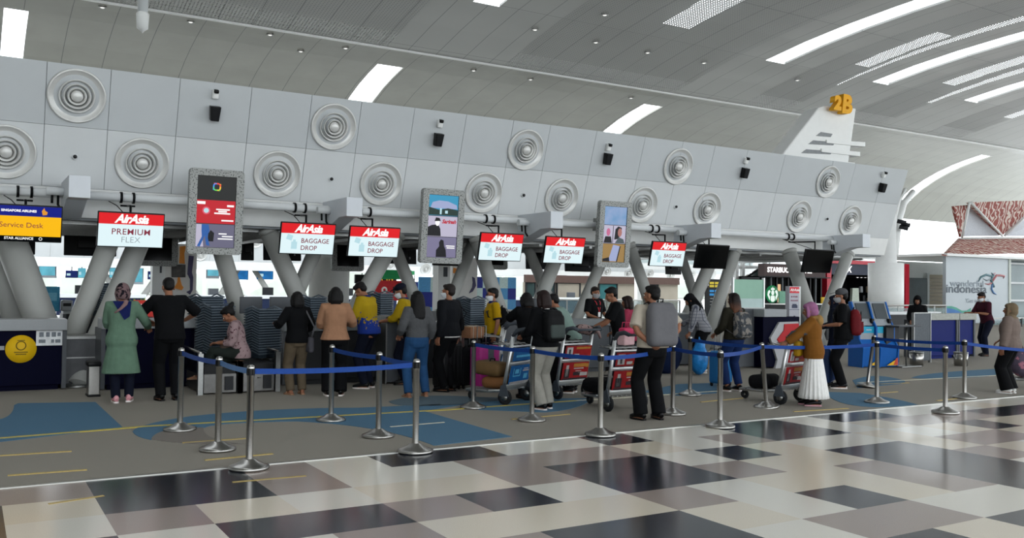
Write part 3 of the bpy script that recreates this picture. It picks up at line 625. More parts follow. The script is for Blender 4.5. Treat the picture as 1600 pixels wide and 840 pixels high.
for k, (px_, l) in enumerate(((214, 'left'), (226, 'right'))):
    t = thing('potted_plant', 'bright green leafy plant behind the red closed sign, %s one of two' % l, 'plant', (W(px_, 490, 15.25).x, 15.25, 1.08)); q = MB()
    MB().lathe([(.001, 0), (.055, 0), (.07, .16), (.06, .16), (.055, .14), (.001, .14)], seg=18).build('pot', white, t); rr = random.Random(k)
    for j in range(16):
        an = rr.uniform(0, 6.28); ln = rr.uniform(.12, .2); d = V((math.cos(an)*.55, math.sin(an)*.55, 1)); s0 = V((0, 0, .14)); d.normalize(); sd = V((-math.sin(an), math.cos(an), 0))*.022
        q.add([s0, s0+d*ln*.5+sd, s0+d*ln+V((math.cos(an), math.sin(an), -.2))*.03, s0+d*ln*.5-sd], [(0, 1, 2, 3)])
    q.build('foliage', leaf, t, fix=False)
# baggage scales
glassd = M('tinted_glass', '#20262a', .05, 0, 0, 5, alpha=.55); plate = M('scratched_steel', '#666563', .4, .8, .12, 14)
for (xa, xb), l in (((306, 374), 'on which the girl sits'), ((374, 441), 'right of the seated girl')):
    a, b = G(xa, 614).x, G(xb, 614).x; y0 = 13.5; w = (b-a)/2
    t = thing('baggage_scale', 'stainless baggage scale conveyor '+l, 'conveyor', ((a+b)/2, y0, 0), 0, 'baggage scales')
    MB().bx(-w+.05, w-.05, .02, 2.2, .02, .30).build('front_plate', plate, t, bevel=.006); MB().bx(-w+.06, w-.06, .06, 2.2, .30, .42).build('belt_bed', black, t); MB().bx(-w+.06, w-.06, .05, 2.2, .42, .44).build('belt', rubber, t)
    for s in (-1, 1):
        MB().bx(s*w-.035, s*w+.035, 0, .08, 0, .60).build('post', steel_d, t); MB().bx(s*w-.012, s*w+.012, .05, 2.1, .3, .60).build('glass_side', glassd, t); MB().tube([(s*w, .03, .61), (s*w, 2.1, .66)], .018, 8).build('rail', steel, t)
    MB().bx(w-.22, w-.1, -.01, .02, .06, .26).build('access_hatch', dgrey, t); text('88.8', .03, (0, .015, .22), black, t, 'scale_readout')
# stacked grey baggage trays
tray_m = M('grey_tray_plastic', '#2c363f', .5, 0, .06, 20); tray_l = M('grey_tray_rim', '#566069', .5, 0, .05, 20)
def make_tray():
    t = thing('baggage_tray', '', 'tray'); a, b, h = .245, .17, .09; q = MB()
    def ring(sx, sy, z, pk): return [(-sx, -sy, z), (0, -sy, z), (sx, -sy, z), (sx, 0, z+pk), (sx, sy, z), (0, sy, z), (-sx, sy, z), (-sx, 0, z+pk)]
    rs = [ring(a-.05, b-.05, 0, 0), ring(a-.03, b-.03, .012, .03), ring(a-.02, b-.02, h-.03, .035), ring(a-.024, b-.024, h-.03, .035), ring(a-.06, b-.06, .014, .0)]
    q.loft(rs, cap=True); q.sm = [False]*len(q.sm); q.build('tub', tray_m, t, fix=False)
    q = MB(); q.loft([ring(a-.025, b-.025, h-.03, .05), ring(a, b, h-.022, .05), ring(a, b, h-.008, .05), ring(a-.028, b-.028, h-.006, .05), ring(a-.025, b-.025, h-.03, .05)], cap=False); q.sm = [False]*len(q.sm); q.build('rim', tray_l, t, fix=False); return t
tray0 = make_tray(); used = False
STK = [((336, 545), 14.35, .46, 19, 30, 'on the scale behind the seated girl'), ((410, 560), 14.25, .46, 18, 28, 'on the scale right of the seated girl'), ((168, 490), 18.2, 1.0, 14, 25, 'behind the leaning column near the woman in green'), ((592, 495), 15.1, 1.0, 11, 38, 'on the counter behind the yellow and blue shirt'), ((735, 530), 14.6, .72, 16, 25, 'left of the staff in yellow polo'), ((486, 480), 15.3, 1.0, 9, 35, 'on the counter behind the woman in black'), ((322, 490), 15.6, 1.0, 9, 30, 'left behind the man in black')]
for (px_, py_), Y, z0, n, rz, l in STK:
    x = W(px_, py_, Y).x; grp = 'grey trays stacked '+l
    if z0 > .5: 
        base = thing('tray_dolly', 'dark stand under the tray stack '+l, 'stand', (x, Y, 0), R(rz), 'tray stands'); MB().bx(-.2, .2, -.13, .13, z0-.06, z0-.005).build('shelf', dgrey, base)
        for sx in (-.2, .2):
            for sy in (-.12, .12): MB().bx(sx-.02, sx+.02, sy-.02, sy+.02, 0, z0-.06).build('leg', dgrey, base)
    for k in range(n):
        o = tray0 if not used else copy_tree(tray0); used = True
        o.location = (x+rnd.uniform(-.004, .004), Y+rnd.uniform(-.004, .004), z0+.0405*k); o.rotation_euler = (0, 0, R(rz+rnd.uniform(-.8, .8)))
        tag(o, ('topmost grey plastic tray of the stack ' if k == n-1 else 'lowest grey plastic tray of the stack ' if k == 0 else 'grey plastic tray inside the stack ')+l, 'tray', grp)
# the baggage drop counters behind the queue
for xa, xb, Y, z, l, fr in ((443, 522, 14.2, 1.0, 'in front of the woman in black', dgrey), (526, 598, 14.2, 1.0, 'in front of the peach jacket and the yellow shirt', dgrey), (648, 722, 14.3, 1.0, 'in front of the man in dark jacket', dgrey),
                            (800, 880, 14.3, 1.02, 'behind the woman in black with hands at her face', mgrey), (884, 958, 14.2, 1.03, 'where the masked staff stands', mgrey), (960, 1058, 14.2, 1.03, 'behind the man with grey backpack', mgrey)):
    a, b = W(xa, 500, Y).x, W(xb, 500, Y).x; counter('dark baggage drop counter '+l, a, b, Y, .75, z, fr, M('drop_counter_top', '#6c7072', .45, 0, .03, 10), slab=.13)
def panel(name, label, cat, x0, x1, Y, z0, z1, m, d=.05, group=None, extra=None):
    t = thing(name, label, cat, ((x0+x1)/2, Y, 0), 0, group); w = (x1-x0)/2
    MB().bx(-w, w, 0, d, z0, z1).build('panel', m, t, bevel=.006); MB().bx(-w-.012, -w+.012, -.01, d+.01, 0, z1+.01).build('edge_post', steel_d, t); MB().bx(w-.012, w+.012, -.01, d+.01, 0, z1+.01).build('edge_post', steel_d, t)
    MB().bx(-w, w, -.005, d+.005, z1, z1+.02).build('cap_rail', steel_d, t); return t
a, b = W(604, 500, 13.8).x, W(625, 500, 13.8).x; panel('divider_screen', 'dark grey divider panel right of the man in yellow and blue', 'divider', a, b, 13.8, .03, 1.1, mgrey, .6)
a, b = W(785, 500, 14.0).x, W(812, 500, 14.0).x; panel('divider_screen', 'grey divider panel right of the staff in yellow polo', 'divider', a, b, 14.0, .03, 1.08, mgrey, .5)
a, b = W(1060, 500, 14.6).x, W(1090, 500, 14.6).x; panel('divider_screen', 'grey divider panel left of the plaid shirt', 'divider', a, b, 14.6, .03, 1.1, mgrey, .5)
frost = M('frosted_green_glass', '#86ab98', .5, 0, .05, 3); frost2 = M('frosted_pale_glass', '#a9bcb9', .5, 0, .05, 3)
a, b = W(1146, 500, 13.6).x, W(1194, 500, 13.6).x; t = panel('divider_screen', 'tall grey divider with frosted green glass on top, right of the patterned backpack', 'divider', a, b, 13.6, .03, 1.25, mgrey, .08); w = (b-a)/2
MB().bx(-w, w, .02, .05, 1.27, 1.46).build('lower_glass', frost2, t); MB().bx(-w, w, .02, .05, 1.46, 1.86).build('upper_glass', frost, t)
for s in (-w, w): MB().bx(s-.015, s+.015, .0, .06, 1.27, 1.9).build('glass_post', alu, t)
# airline desk with the big arrow-shaped front
X0, X1 = W(1195, 540, 13.3).x, W(1252, 540, 13.3).x; Y = 13.3
t = thing('arrow_desk', 'dark desk with white and red arrow front, behind the trolley of the pink headscarf girl', 'counter', ((X0+X1)/2, Y, 0)); oc = V(((X0+X1)/2, Y, 0))
MB().bx(-(X1-X0)/2, (X1-X0)/2, .05, .75, .03, 1.08).build('body', navy, t, bevel=.008)
def fp(px): return [W(*p, Y)-oc for p in px]
q = MB(); q.prism(fp([(1218, 503), (1248, 502), (1249, 512), (1247, 518), (1232, 529), (1238, 560), (1232, 578), (1211, 577), (1215, 562), (1204, 528)]), (0, .06, 0)); q.build('white_arrow', M('desk_white', '#a6a6a8', .6, 0, .02, 6), t, bevel=.006)
q = MB(); q.prism([p+V((0, -.02, 0)) for p in fp([(1225, 506), (1247, 505), (1248, 514), (1243, 519), (1229, 530), (1223, 545), (1213.5, 530), (1224, 516)])], (0, .06, 0)); q.build('red_arrow', M('desk_red', '#a81a20', .5, 0, .03, 6), t, bevel=.006)
MB().bx(-(X1-X0)/2-.02, .1, .0, .5, 1.08, 1.24).build('side_worktop', lgrey, t, bevel=.01)
# pillar poster stand
c = W(1241, 485, 14.3); t = thing('poster_stand', 'tall white poster stand with red header behind the arrow desk', 'sign', (c.x, 14.3, 0)); w = .165; t.scale = (1, 1, W(1241, 447, 14.3).z/2.02)
MB().bx(-w, w, 0, .12, .02, 2.02).build('board', M('poster_white', '#a9a9b0', .45, 0, .03, 8), t, bevel=.006); MB().bx(w, w+.05, .0, .14, 0, 2.02).build('post', steel_d, t); MB().bx(-w-.1, w+.15, -.1, .3, 0, .02).build('base', steel_d, t)
hd = MB(); hd.bx(-w+.01, w-.01, -.008, 0, 1.84, 2.0); hd = hd.build('header', M('poster_red', '#c22733', .4), t); text('AirAsia', .1, (0, -.011, 1.92), M('sign_white', '#f0e6e2'), hd, shear=.3, bold=.003)
ink = M('poster_ink', '#8a4a5c', .6); inkd = M('poster_dark', '#3d4154', .6)
text('IS YOUR', .058, (-.0, -.004, 1.74), ink, t, bold=.001); text('BAGGAGE', .052, (0, -.004, 1.64), ink, t, bold=.001)
q = MB(); q.bx(-.08, .1, -.006, 0, 1.44, 1.52); q.bx(-.06, .07, -.006, 0, 1.52, 1.55); q.build('picture', inkd, t); MB().bx(-w, w, -.006, 0, 1.395, 1.405).build('divider_line', inkd, t)
for k, x in enumerate((-.1, 0, .09)): MB().bx(x-.02, x+.03, -.006, 0, 1.12, 1.22+.02*(k == 1)).build('picture', (ink, inkd, lgrey)[k], t)
for z in (.95, .9, .7, .65, .6): MB().bx(-.11, .11, -.005, 0, z, z+.012).build('print_line', lgrey, t)

# ------------------------------------------------------------------ queue posts and belts
belt_m = M('blue_webbing', '#123a80', .6, 0, .08, 60); belt_p = M('pale_blue_webbing', '#4a6c98', .6, 0, .08, 60)
POSTS = [((281, 672), (287, 547), 'back left corner of the first queue lane'), ((340, 703), (344, 558), 'second from the left, between back and front posts'), ((389, 732), (394, 569), 'nearest of all, on the carpet edge at the left'),
         ((517, 657), (519, 540), 'behind the long front belt, by the peach jacket woman'), ((591, 682), (591, 550), 'middle one of the row by the yellow and blue shirt'), ((649, 706), (649, 561), 'on the carpet edge in front of the woman in jeans'),
         ((739, 637), (742, 536), 'beside the magenta suitcase'), ((831, 657), (829, 543), 'in front of the light grey trousers'), ((938, 680), (935, 535), 'tilted one in front of the red advert trolley'),
         ((1051, 647), (1055, 542), 'right behind the man in black trousers'), ((1078, 617), (1078, 532), 'farther back by the plaid shirt'), ((1125, 667), (1123, 548), 'on the carpet edge right of the man in black trousers'),
         ((1198, 636), (1190, 542), 'tilted one left of the pink headscarf girl'), ((1355, 605), (1366, 529), 'tilted one beside the blue kiosks'), ((1370, 629), (1369, 538), 'upright one in front of the blue kiosks'),
         ((1477, 645), (1478, 545), 'on the shiny tiles at the right'), ((1507, 622), (1507, 534), 'rightmost, left of the beige headscarf woman')]
proto_p = None; PTOP = []; PH = .90
for (bx_, by_), (tx_, ty_), l in POSTS:
    if proto_p is None:
        t = thing('queue_post', '', 'post')
        MB().lathe([(.001, .0), (.17, .0), (.175, .012), (.172, .028), (.15, .036), (.085, .062), (.055, .085), (.04, .09), (.001, .09)], seg=40).build('base', steel, t)
        MB().lathe([(.03, .07), (.03, .80), (.0325, .802), (.0325, .885), (.028, .90), (.001, .90)], seg=24).build('pole', steel, t)
        MB().lathe([(.0335, .815), (.034, .82), (.034, .872), (.0335, .876)], seg=24).build('belt_cassette', black, t)
        for k in range(4): a = PI/2*k; q = MB(); q.box((.035*math.cos(a), .035*math.sin(a), .845), (.01, .016, .05), a); q.build('belt_slot', black, t)
        MB().lathe([(.001, .9), (.018, .9), (.018, .906), (.001, .908)], seg=16).build('cap_screw', steel_d, t)
        proto_p = t; o = t
    else: o = copy_tree(proto_p)
    g = G(bx_, by_); top = W(tx_, ty_, g.y); lean = math.atan2(top.x-g.x, .9)
    if abs(lean) < .06: lean = 0.
    o.location = (g.x, g.y, .0); o.rotation_euler = (0, lean, rnd.uniform(0, .5) if not lean else 0); tag(o, 'steel queue post '+l, 'post', 'steel queue posts')
    PTOP.append(V((g.x+math.sin(lean)*.848, g.y, .848*math.cos(lean))))
BELTS = [(0, 1, belt_m, 'at the left, running from the back corner post'), (1, 2, belt_p, 'pale and faded one, running to the nearest post'), (2, 5, belt_m, 'long front one across the queue, below the peach jacket'), (3, 4, belt_m, 'behind the long front belt, farther half'), (4, 5, belt_m, 'behind the long front belt, nearer half'),
         (6, 7, belt_m, 'in front of the blue advert trolley'), (7, 8, belt_m, 'from the light grey trousers to the tilted post'), (8, 9, belt_m, 'hidden behind the man in black trousers'), (9, 11, belt_m, 'right of the man in black trousers, nearest pair of posts'), (10, 12, belt_m, 'across the patterned backpack, upper one'), (11, 12, belt_m, 'across the jeans of the long haired woman, lower one'),
         (12, 14, belt_m, 'behind the pink headscarf girl'), (13, 16, belt_m, 'far one, from the kiosks to the rightmost post'), (14, 15, belt_m, 'near one, from the kiosks to the post on the tiles')]
def belt(a, b, m, label, sag=.03):
    d = (b-a); n = 14; q = MB(); e = V((-d.y, d.x, 0)).normalized()*.0025; vs = []
    a = a+d.normalized()*.037; b = b-d.normalized()*.037; d = b-a
    for k in range(n+1):
        u = k/n; p = a+d*u+V((0, 0, -sag*4*u*(1-u)*d.length/2.5))
        h = V((0, 0, .024)); vs += [p-h-e, p+h-e, p+h+e, p-h+e]
    fs = []
    for k in range(n):
        for j in range(4): i2 = (j+1) % 4; fs.append((4*k+j, 4*k+i2, 4*k+4+i2, 4*k+4+j))
    fs += [(0, 1, 2, 3), (4*n+3, 4*n+2, 4*n+1, 4*n)]
    q.add(vs, fs); q.mat(1).box(b, (.02, .02, .055)); return tag(q.build('barrier_belt', [m, black]), label, 'belt', 'blue queue belts')
for i, j, m, l in BELTS: belt(PTOP[i], PTOP[j], m, 'blue queue belt '+l)
belt(PTOP[16], W(1650, 549, 8.0), belt_m, 'blue queue belt crossing the beige headscarf woman to the right edge')

# ------------------------------------------------------------------ kiosks, blue desks and side things at the right
kb, kc, kg = M('kiosk_blue', '#12549c', .35, 0, .05, 6), M('kiosk_cyan', '#1f95b5', .35, 0, .05, 8), M('kiosk_grey', '#8d9296', .4, 0, .04, 8)
def kiosk(px, label, first=[None]):
    g = G(px, 573); 
    if first[0] is None:
        t = thing('checkin_kiosk', label, 'kiosk'); first[0] = t
        prof = [(-.18, 0), (-.22, .42), (-.06, .62), (-.06, .86), (.04, .98), (.24, 1.42), (.34, 1.42), (.34, 0)]
        for s in (-1, 1): q = MB(); q.prism([(s*.29-.025, y, z) for y, z in prof], (.05, 0, 0)); q.build('side_panel', kb, t, bevel=.008)
        q = MB(); q.prism([(-.265, y+.03, z) for y, z in [(-.18, .02), (-.22, .42), (-.06, .62), (-.06, .86)]]+[(-.265, .3, .86), (-.265, .3, .02)], (.53, 0, 0)); q.build('lower_body', kb, t)
        MB().bx(-.265, .265, -.045, -.02, .60, .74).build('paper_tray', kg, t); MB().bx(-.265, .265, -.05, -.02, .74, .88).build('cyan_band', kc, t); text('check-in', .05, (.02, -.053, .81), M('sign_white', '#f0e6e2'), t)
        q = MB(); q.prism([(-.265, .06, .98), (-.265, .26, 1.42), (-.265, .3, 1.42), (-.265, .3, .9), (-.265, .0, .9)], (.53, 0, 0)); q.build('head', kg, t)
        q = MB(); q.prism([(-.2, .075, 1.05), (.2, .075, 1.05), (.2, .225, 1.38), (-.2, .225, 1.38)], (0, -.012, .005)); q.build('touch_screen', M('kiosk_screen', '#4a4f52', .15, 0, .05, 5), t)
        MB().rbox((.2, .03, 1.0), (.09, .1, .1), .015).build('card_reader', black, t)
        q = MB(); q.prism([(-.1, -.208, .05), (.26, -.208, .05), (.26, -.213, .2)], (0, -.004, 0)); q.build('yellow_wedge', M('kiosk_yellow', '#d9a928', .4), t); q = MB(); q.prism([(.12, -.2145, .06), (.26, -.2145, .06), (.26, -.218, .22), (.2, -.218, .2)], (0, -.004, 0)); q.build('red_wedge', M('kiosk_red', '#b8452e', .4), t)
        o = t
    else: o = copy_tree(first[0])
    o.location = (g.x, g.y, 0); o.scale = (.78, .9, 1.0); o.rotation_euler = (0, 0, R(-14)); return tag(o, label, 'kiosk', 'blue check-in kiosks')
kiosk(1381, 'right blue check-in kiosk with sloping screen'); kiosk(1354, 'left blue check-in kiosk, half hidden behind the red backpack')
X0, X1, X2, Y = W(1452, 530, 13.6).x, W(1497, 530, 13.6).x, W(1524, 530, 13.6).x, 13.6
counter('left blue desk with pale top behind the right queue post', X0, X1, Y, .7, 1.12, M('desk_blue', '#0c1a5c', .5, 0, .05, 6, spec=.08), M('desk_pale_top', '#94968f', .4), slab=.16, name='service_desk', group='blue service desks', side=mgrey)
counter('right blue desk with pale top where the man in maroon leans', X1+.02, X2, Y, .7, 1.12, M('desk_blue', '#1b2f74'), M('desk_pale_top', '#94968f'), slab=.16, name='service_desk', group='blue service desks', side=mgrey)
panel('divider_screen', 'grey divider panel at the left end of the blue desks', 'divider', W(1428, 520, 13.0).x, W(1454, 520, 13.0).x, 13.0, .05, 1.15, M('divider_grey', '#4d5257', .5), .05)
g = G(1416, 573); t = thing('display_stand', 'thin steel stand with small table top left of the grey divider', 'stand', (g.x, g.y, 0)); MB().tube([(0, 0, .02), (0, 0, .95)], .02, 10).build('pole', steel, t); MB().rbox((0, 0, .015), (.7, .3, .03), .01).build('base', steel_d, t); MB().rbox((-.1, 0, .9), (.8, .35, .03), .01).build('table_top', mgrey, t)
MB().bx(-.55, -.1, .1, .3, .1, .88).build('drawer_box', dgrey, t, bevel=.01)
for k, (px_, l) in enumerate(((1428, 'left one below the blue desk'), (1496, 'right one below the blue desk'))):
    g = G(px_+4, 571); t = thing('waste_bin', 'round steel bin, '+l, 'bin', (g.x, g.y+(.0 if k == 0 else -.02), 0)); MB().lathe([(.001, 0), (.14, 0), (.15, .30), (.14, .30), (.13, .26), (.001, .26)], seg=24).build('body', steel, t); MB().lathe([(.145, .29), (.155, .29), (.155, .31), (.145, .31)], seg=24, close=True).build('rim', steel_d, t)

# ------------------------------------------------------------------ the far island and the hall behind it
FY = 52.0
FP = [(FY-.9, 5.6), (FY-.45, 4.2), (FY, 2.95), (FY+.1, 2.45)]
fb = MB(); FX0, FX1 = -6.0, W(1172, 420, FY).x
bulkhead_face(fb, FP, FX0, FX1, [FX0+1.6*k for k in range(1, 60)])
fb.mat(3); fb.prism([(FX0, y+.05, z) for y, z in FP]+[(FX0, FY+5, 2.7), (FX0, FY+5, 5.6)], (FX1-FX0, 0, 0))
fb = struct(fb.build('wall_back', [panel_u, panel_l, white, gap_m]))
def fface(px, py, off=.0):
    d = ray(px, py)
    for a, b in zip(FP, FP[1:]):
        n = V((0, b[1]-a[1], -(b[0]-a[0]))); p = ORG+d*((V((0, a[0]-off, a[1]))-ORG).dot(n)/d.dot(n))
        if b[1] <= p.z: return p
    return p
for x, y, l in ((313, 397, 'left of the red advert totem, far island'), (400, 377, 'right of the red advert totem, far island'), (665, 420, 'below the city picture totem, far island'), (610, 413, 'left of the city picture totem, far island'), (948, 424, 'below the cloud picture totem, far island'), (982, 426, 'left of the last baggage drop screen, far island'),
                (1015, 427, 'below the last baggage drop screen, far island'), (1048, 430, 'far island diffuser behind a black monitor back'), (1081, 429, 'far island diffuser left of the blank black screen'), (1113, 429, 'far island diffuser below the blank black screen')):
    diffuser(x, y, 'small distant round diffuser '+l, .8, at=fface(x, y), tilt=R(18), group='distant round diffusers on the far island')
for x, l in ((205, 'left'), (325, 'second'), (440, 'third'), (560, 'fourth'), (1085, 'last')):
    for s in (-1, 1):
        if x in (560, 1085) and s < 0: continue
        b = W(x, 470, FY+1); t = thing('leaning_column', 'thin distant column under the far island, %s pair, leaning %s' % (l, 'left' if s < 0 else 'right'), 'column', (b.x, b.y, 0), 0, 'distant leaning columns')
        D = V((s*1.7, 0, 2.6)); MB().tube([(0, 0, 0), D], .17, 14).build('shaft', col_m, t); MB().lathe([(.001, 0), (.24, 0), (.24, .04), (.001, .04)], seg=14).build('foot_ring', steel_d, t)
# far screens
s_sea = M('screen_sea_blue', '#1768a8', .4, 0, .5, 2.2, emit=.9); s_teal = M('screen_teal', '#64b4c8', .4, 0, .25, 2, emit=.9); s_navy = em('screen_navy', '#1a2f7a', .6)
def far_screen(px, py, wpx, hpx, m, label, totem_=False):
    Y = FY+.9; a, b = W(px-wpx/2, py-hpx/2, Y), W(px+wpx/2, py+hpx/2, Y); c = (a+b)/2; w, h = b.x-a.x, a.z-b.z
    t = thing('distant_screen', label, 'screen', c, 0, 'distant hanging screens'); MB().rbox((0, .04, 0), (w, .08, h), .02).build('bezel', M('bezel_grey', '#9aa0a8', .5) if totem_ else black, t)
    k = .82 if totem_ else .94; MB().bx(-w*k/2, w*k/2, -.012, 0, -h*k/2, h*k/2).build('screen', m, t); q = MB(); q.tube([(0, .05, h/2-.05), (0, .05, max(h/2+.1, 2.72-c.z))], .03, 8); q.build('drop_pole', clampm, t)
    if totem_: MB().bx(-w*.38, w*.1, -.018, -.012, h*.18, h*.38).build('picture', s_sky_(), t); MB().bx(w*.14, w*.38, -.018, -.012, h*.18, h*.4).build('picture', s_navy, t)
    else: MB().bx(-w*.4, -w*.1, -.018, -.012, -h*.2, h*.1).build('caption', s_ice, t)
def s_sky_(): return em('picture_sky', '#3a9fc9', .8)
far_screen(74, 413, 29, 42, s_teal, 'distant framed blue totem left of the second navy column', True); far_screen(333, 412, 20, 46, s_teal, 'distant framed totem below the red advert totem', True); far_screen(215, 424, 18, 40, s_teal, 'distant framed totem behind the leaning column', True)
for x, y, w, h, m, l in ((38, 425, 16, 22, s_teal, 'leftmost pale one'), (112, 428, 19, 12, s_navy, 'navy one right of the blue totem'), (128, 426, 12, 16, s_teal, 'pale one beside the navy one'), (145, 427, 16, 14, s_navy, 'dark one behind the leaning column'), (178, 426, 14, 16, s_teal, 'pale one between two leaning columns'), (240, 430, 18, 13, s_navy, 'navy one right of the leaning column'),
                         (374, 429, 28, 16, s_sea, 'sea blue one right of the red advert totem'), (414, 429, 26, 15, s_sea, 'sea blue one left of the column pair'), (566, 436, 20, 14, s_navy, 'navy one beside the white round column'), (648, 446, 20, 12, s_navy, 'navy one right of the red and green board')):
    far_screen(x, y, w, h, m, 'distant hanging screen, '+l)
# far counters: navy fronts with pale tops
t0 = None
for k in range(9):
    xa = -3.5+4.6*k; l = ('first', 'second', 'third', 'fourth', 'fifth', 'sixth', 'seventh', 'eighth', 'ninth')[k]+' from the left in the far row'
    if t0 is None:
        t0 = thing('distant_counter', '', 'counter'); MB().bx(-2, 2, 0, .8, .05, .9).build('front_panel', M('far_navy', '#18233f', .5), t0); MB().bx(-2.05, 2.05, -.05, .6, .9, 1.08).build('worktop', offw, t0); MB().rbox((-.9, .3, 1.3), (.6, .08, .42), .02).build('monitor', dgrey, t0); MB().rbox((.8, .3, 1.25), (.5, .3, .34), .02).build('printer', mgrey, t0); o = t0
    else: o = copy_tree(t0)
    o.location = (xa, FY-3.5, 0); tag(o, 'distant navy counter with pale top, '+l, 'counter', 'far row of counters')
# nearer back row of this island: dark desks facing the far side, with clutter
for xa, xb, Y, l in ((0, 60, 19.5, 'behind the left navy counter'), (98, 180, 19.5, 'behind the leaning columns at the left'), (330, 478, 20.5, 'behind the seated girl'), (690, 800, 20.5, 'behind the staff in yellow polo')):
    a, b = W(xa, 500, Y).x, W(xb, 500, Y).x; counter('dark back desk of the island '+l, a, b, Y, .7, 1.05, dgrey, M('back_top', '#b4b7b8', .4), slab=.05, name='back_desk', group='back desks of the island')
c = W(78, 478, 19.6); t = thing('blue_box_file', 'light blue upright box on the back desk at the left', 'box', (c.x, 19.7, 1.05)); MB().rbox((0, 0, .24), (.34, .2, .48), .015).build('box', M('light_blue_card', '#3f8fb0', .5), t); MB().bx(-.12, .12, -.105, -.1, .2, .36).build('label_plate', M('pale_blue_card', '#6fb0c8', .5), t)
for k, (x, l) in enumerate(((20, 'left edge'), (58, 'left of the blue box'), (68, 'just left of the blue box'), (104, 'right of the blue box'))):
    c = W(x, 490, 19.6); t = thing('stamp_printer', 'small grey ticket printer on the back desk, '+l, 'printer', (c.x, 19.65, 1.05), 0, 'ticket printers'); MB().rbox((0, 0, .11), (.2, .28, .22), .03).build('body', (mgrey, lgrey, dgrey, lgrey)[k], t); MB().bx(-.07, .07, -.15, -.1, .1, .16).build('paper_slot', black, t)
for x, l in ((438, 'right of the tray stack beside the woman in black'), (845, 'right of the black haired woman'), (392, 'above the tray stack right of the seated girl')):
    c = W(x, 478, 16.2); t = thing('desk_monitor', 'grey back of a desk monitor '+l, 'monitor', (c.x, 16.2, 0), R(10), 'desk monitors'); MB().rbox((0, 0, 1.25), (.42, .05, .3), .015).build('screen_shell', mgrey, t); MB().tube([(0, .0, .9), (0, .02, 1.2)], .025, 8).build('stand', dgrey, t); MB().bx(-.12, .12, -.08, .1, 0, .9).build('pedestal', dgrey, t)
# mural pillars (white with orange and violet shapes)
mur = M('mural_white', '#d6d4d0', .5, 0, .02, 3); mo, mv = M('mural_orange', '#d98a3c', .5, 0, .1, 6), M('mural_violet', '#4b4763', .5, 0, .1, 6)
def mural(x0, x1, y0, Y, label, shapes):
    a, b = W(x0, y0, Y), W(x1, y0, Y); t = thing('mural_wall', label, 'wall panel', ((a.x+b.x)/2, Y, 0)); w = (b.x-a.x)/2
    MB().bx(-w, w, .0, .6, 0, max(2.6, a.z)).build('panel', mur, t)
    for pts, m in shapes:
        q = MB(); q.prism([W(*p, Y-.02)-V(((a.x+b.x)/2, Y, 0)) for p in pts], (0, .02, 0)); q.build('painted_shape', m, t)
mural(255, 308, 380, 26, 'white mural wall with orange and violet swirls left of the red advert totem', [([(281, 385), (291, 384), (288, 396), (289, 412), (280, 411), (281, 398)], mo), ([(256, 409), (268, 411), (268, 416), (258, 414)], mo), ([(256, 436), (263, 434), (263, 440), (256, 441)], mo), ([(281, 433), (284, 445), (287, 449), (284, 453), (272, 450), (277, 441), (278, 433)], mo),
    ([(295, 399), (303, 400), (300, 425), (302, 433), (301, 453), (297, 460), (291, 456), (297, 453), (297, 436), (293, 428), (294, 412)], mv), ([(268, 413), (290, 413), (290, 433), (268, 433)], M('mural_photo', '#4c4a48', .4, 0, .4, 8))])
mural(707, 746, 412, 26, 'white mural wall with orange swirls behind the crossing columns', [([(709, 418), (717, 420), (714, 428), (708, 426)], mo), ([(708, 443), (714, 444), (711, 449), (707, 448)], mo), ([(727, 466), (731, 468), (729, 478), (724, 476)], mo), ([(738, 432), (742, 434), (744, 446), (739, 455), (733, 458), (738, 449), (739, 441)], mv)])
a = W(248, 440, 25); t = thing('white_pillar', 'slim square white pillar left of the mural wall', 'column', (a.x, 25, 0)); MB().bx(-.16, .16, 0, .3, 0, 2.75).build('shaft', white, t); MB().bx(.02, .07, -.01, 0, 1.9, 2.4).build('slot', mgrey, t)
a = W(694, 440, 25); t = thing('white_pillar', 'square white pillar left of the orange swirl mural', 'column', (a.x, 25, 0)); MB().bx(-.2, .2, 0, .4, 0, 2.75).build('shaft', white, t); MB().bx(-.03, .11, -.01, 0, 1.95, 2.25).build('window_slot', mgrey, t)
a = W(514, 460, 27); t = thing('round_pillar', 'fat round white pillar behind the second baggage drop screen', 'column', (a.x, 27, 0)); MB().lathe([(.001, 0), (.62, 0), (.62, 2.35), (.66, 2.38), (.66, 2.75), (.001, 2.75)], seg=40).build('shaft', white, t); MB().lathe([(.63, .05), (.64, .05), (.64, .2), (.63, .2)], seg=40, close=True).build('base_ring', steel_d, t)
# check pattern wall
a, b = W(741, 432, 33), W(806, 473, 33); t = thing('chequer_wall', 'blue and white squared wall behind the staff in yellow polo', 'wall panel', ((a.x+b.x)/2, 33, 0)); w = (b.x-a.x)/2
cm = [M('check_navy', '#16237e', .45), M('check_sky', '#4f92c4', .45), M('check_pale', '#bcd2cf', .45), M('check_white', '#d7dcda', .45)]; q = MB(); rr = random.Random(3)
seq = [0, 2, 1, 2, 1, 2, 0, 1, 1, 0, 0, 3, 2, 2, 1, 0, 2, 1, 3, 0]
for i in range(5):
    for j in range(4): q.mat(seq[(i+5*j) % 20]).bx(-w+2*w*i/5, -w+2*w*(i+1)/5, 0, .1, a.z-(a.z-.2)*(j+1)/4, a.z-(a.z-.2)*j/4)
q.build('panel', cm, t)
a, b = W(655, 432, 33), W(690, 473, 33); t = thing('chequer_wall', 'blue squared wall left of the square white pillar', 'wall panel', ((a.x+b.x)/2, 33, 0)); w = (b.x-a.x)/2; q = MB()
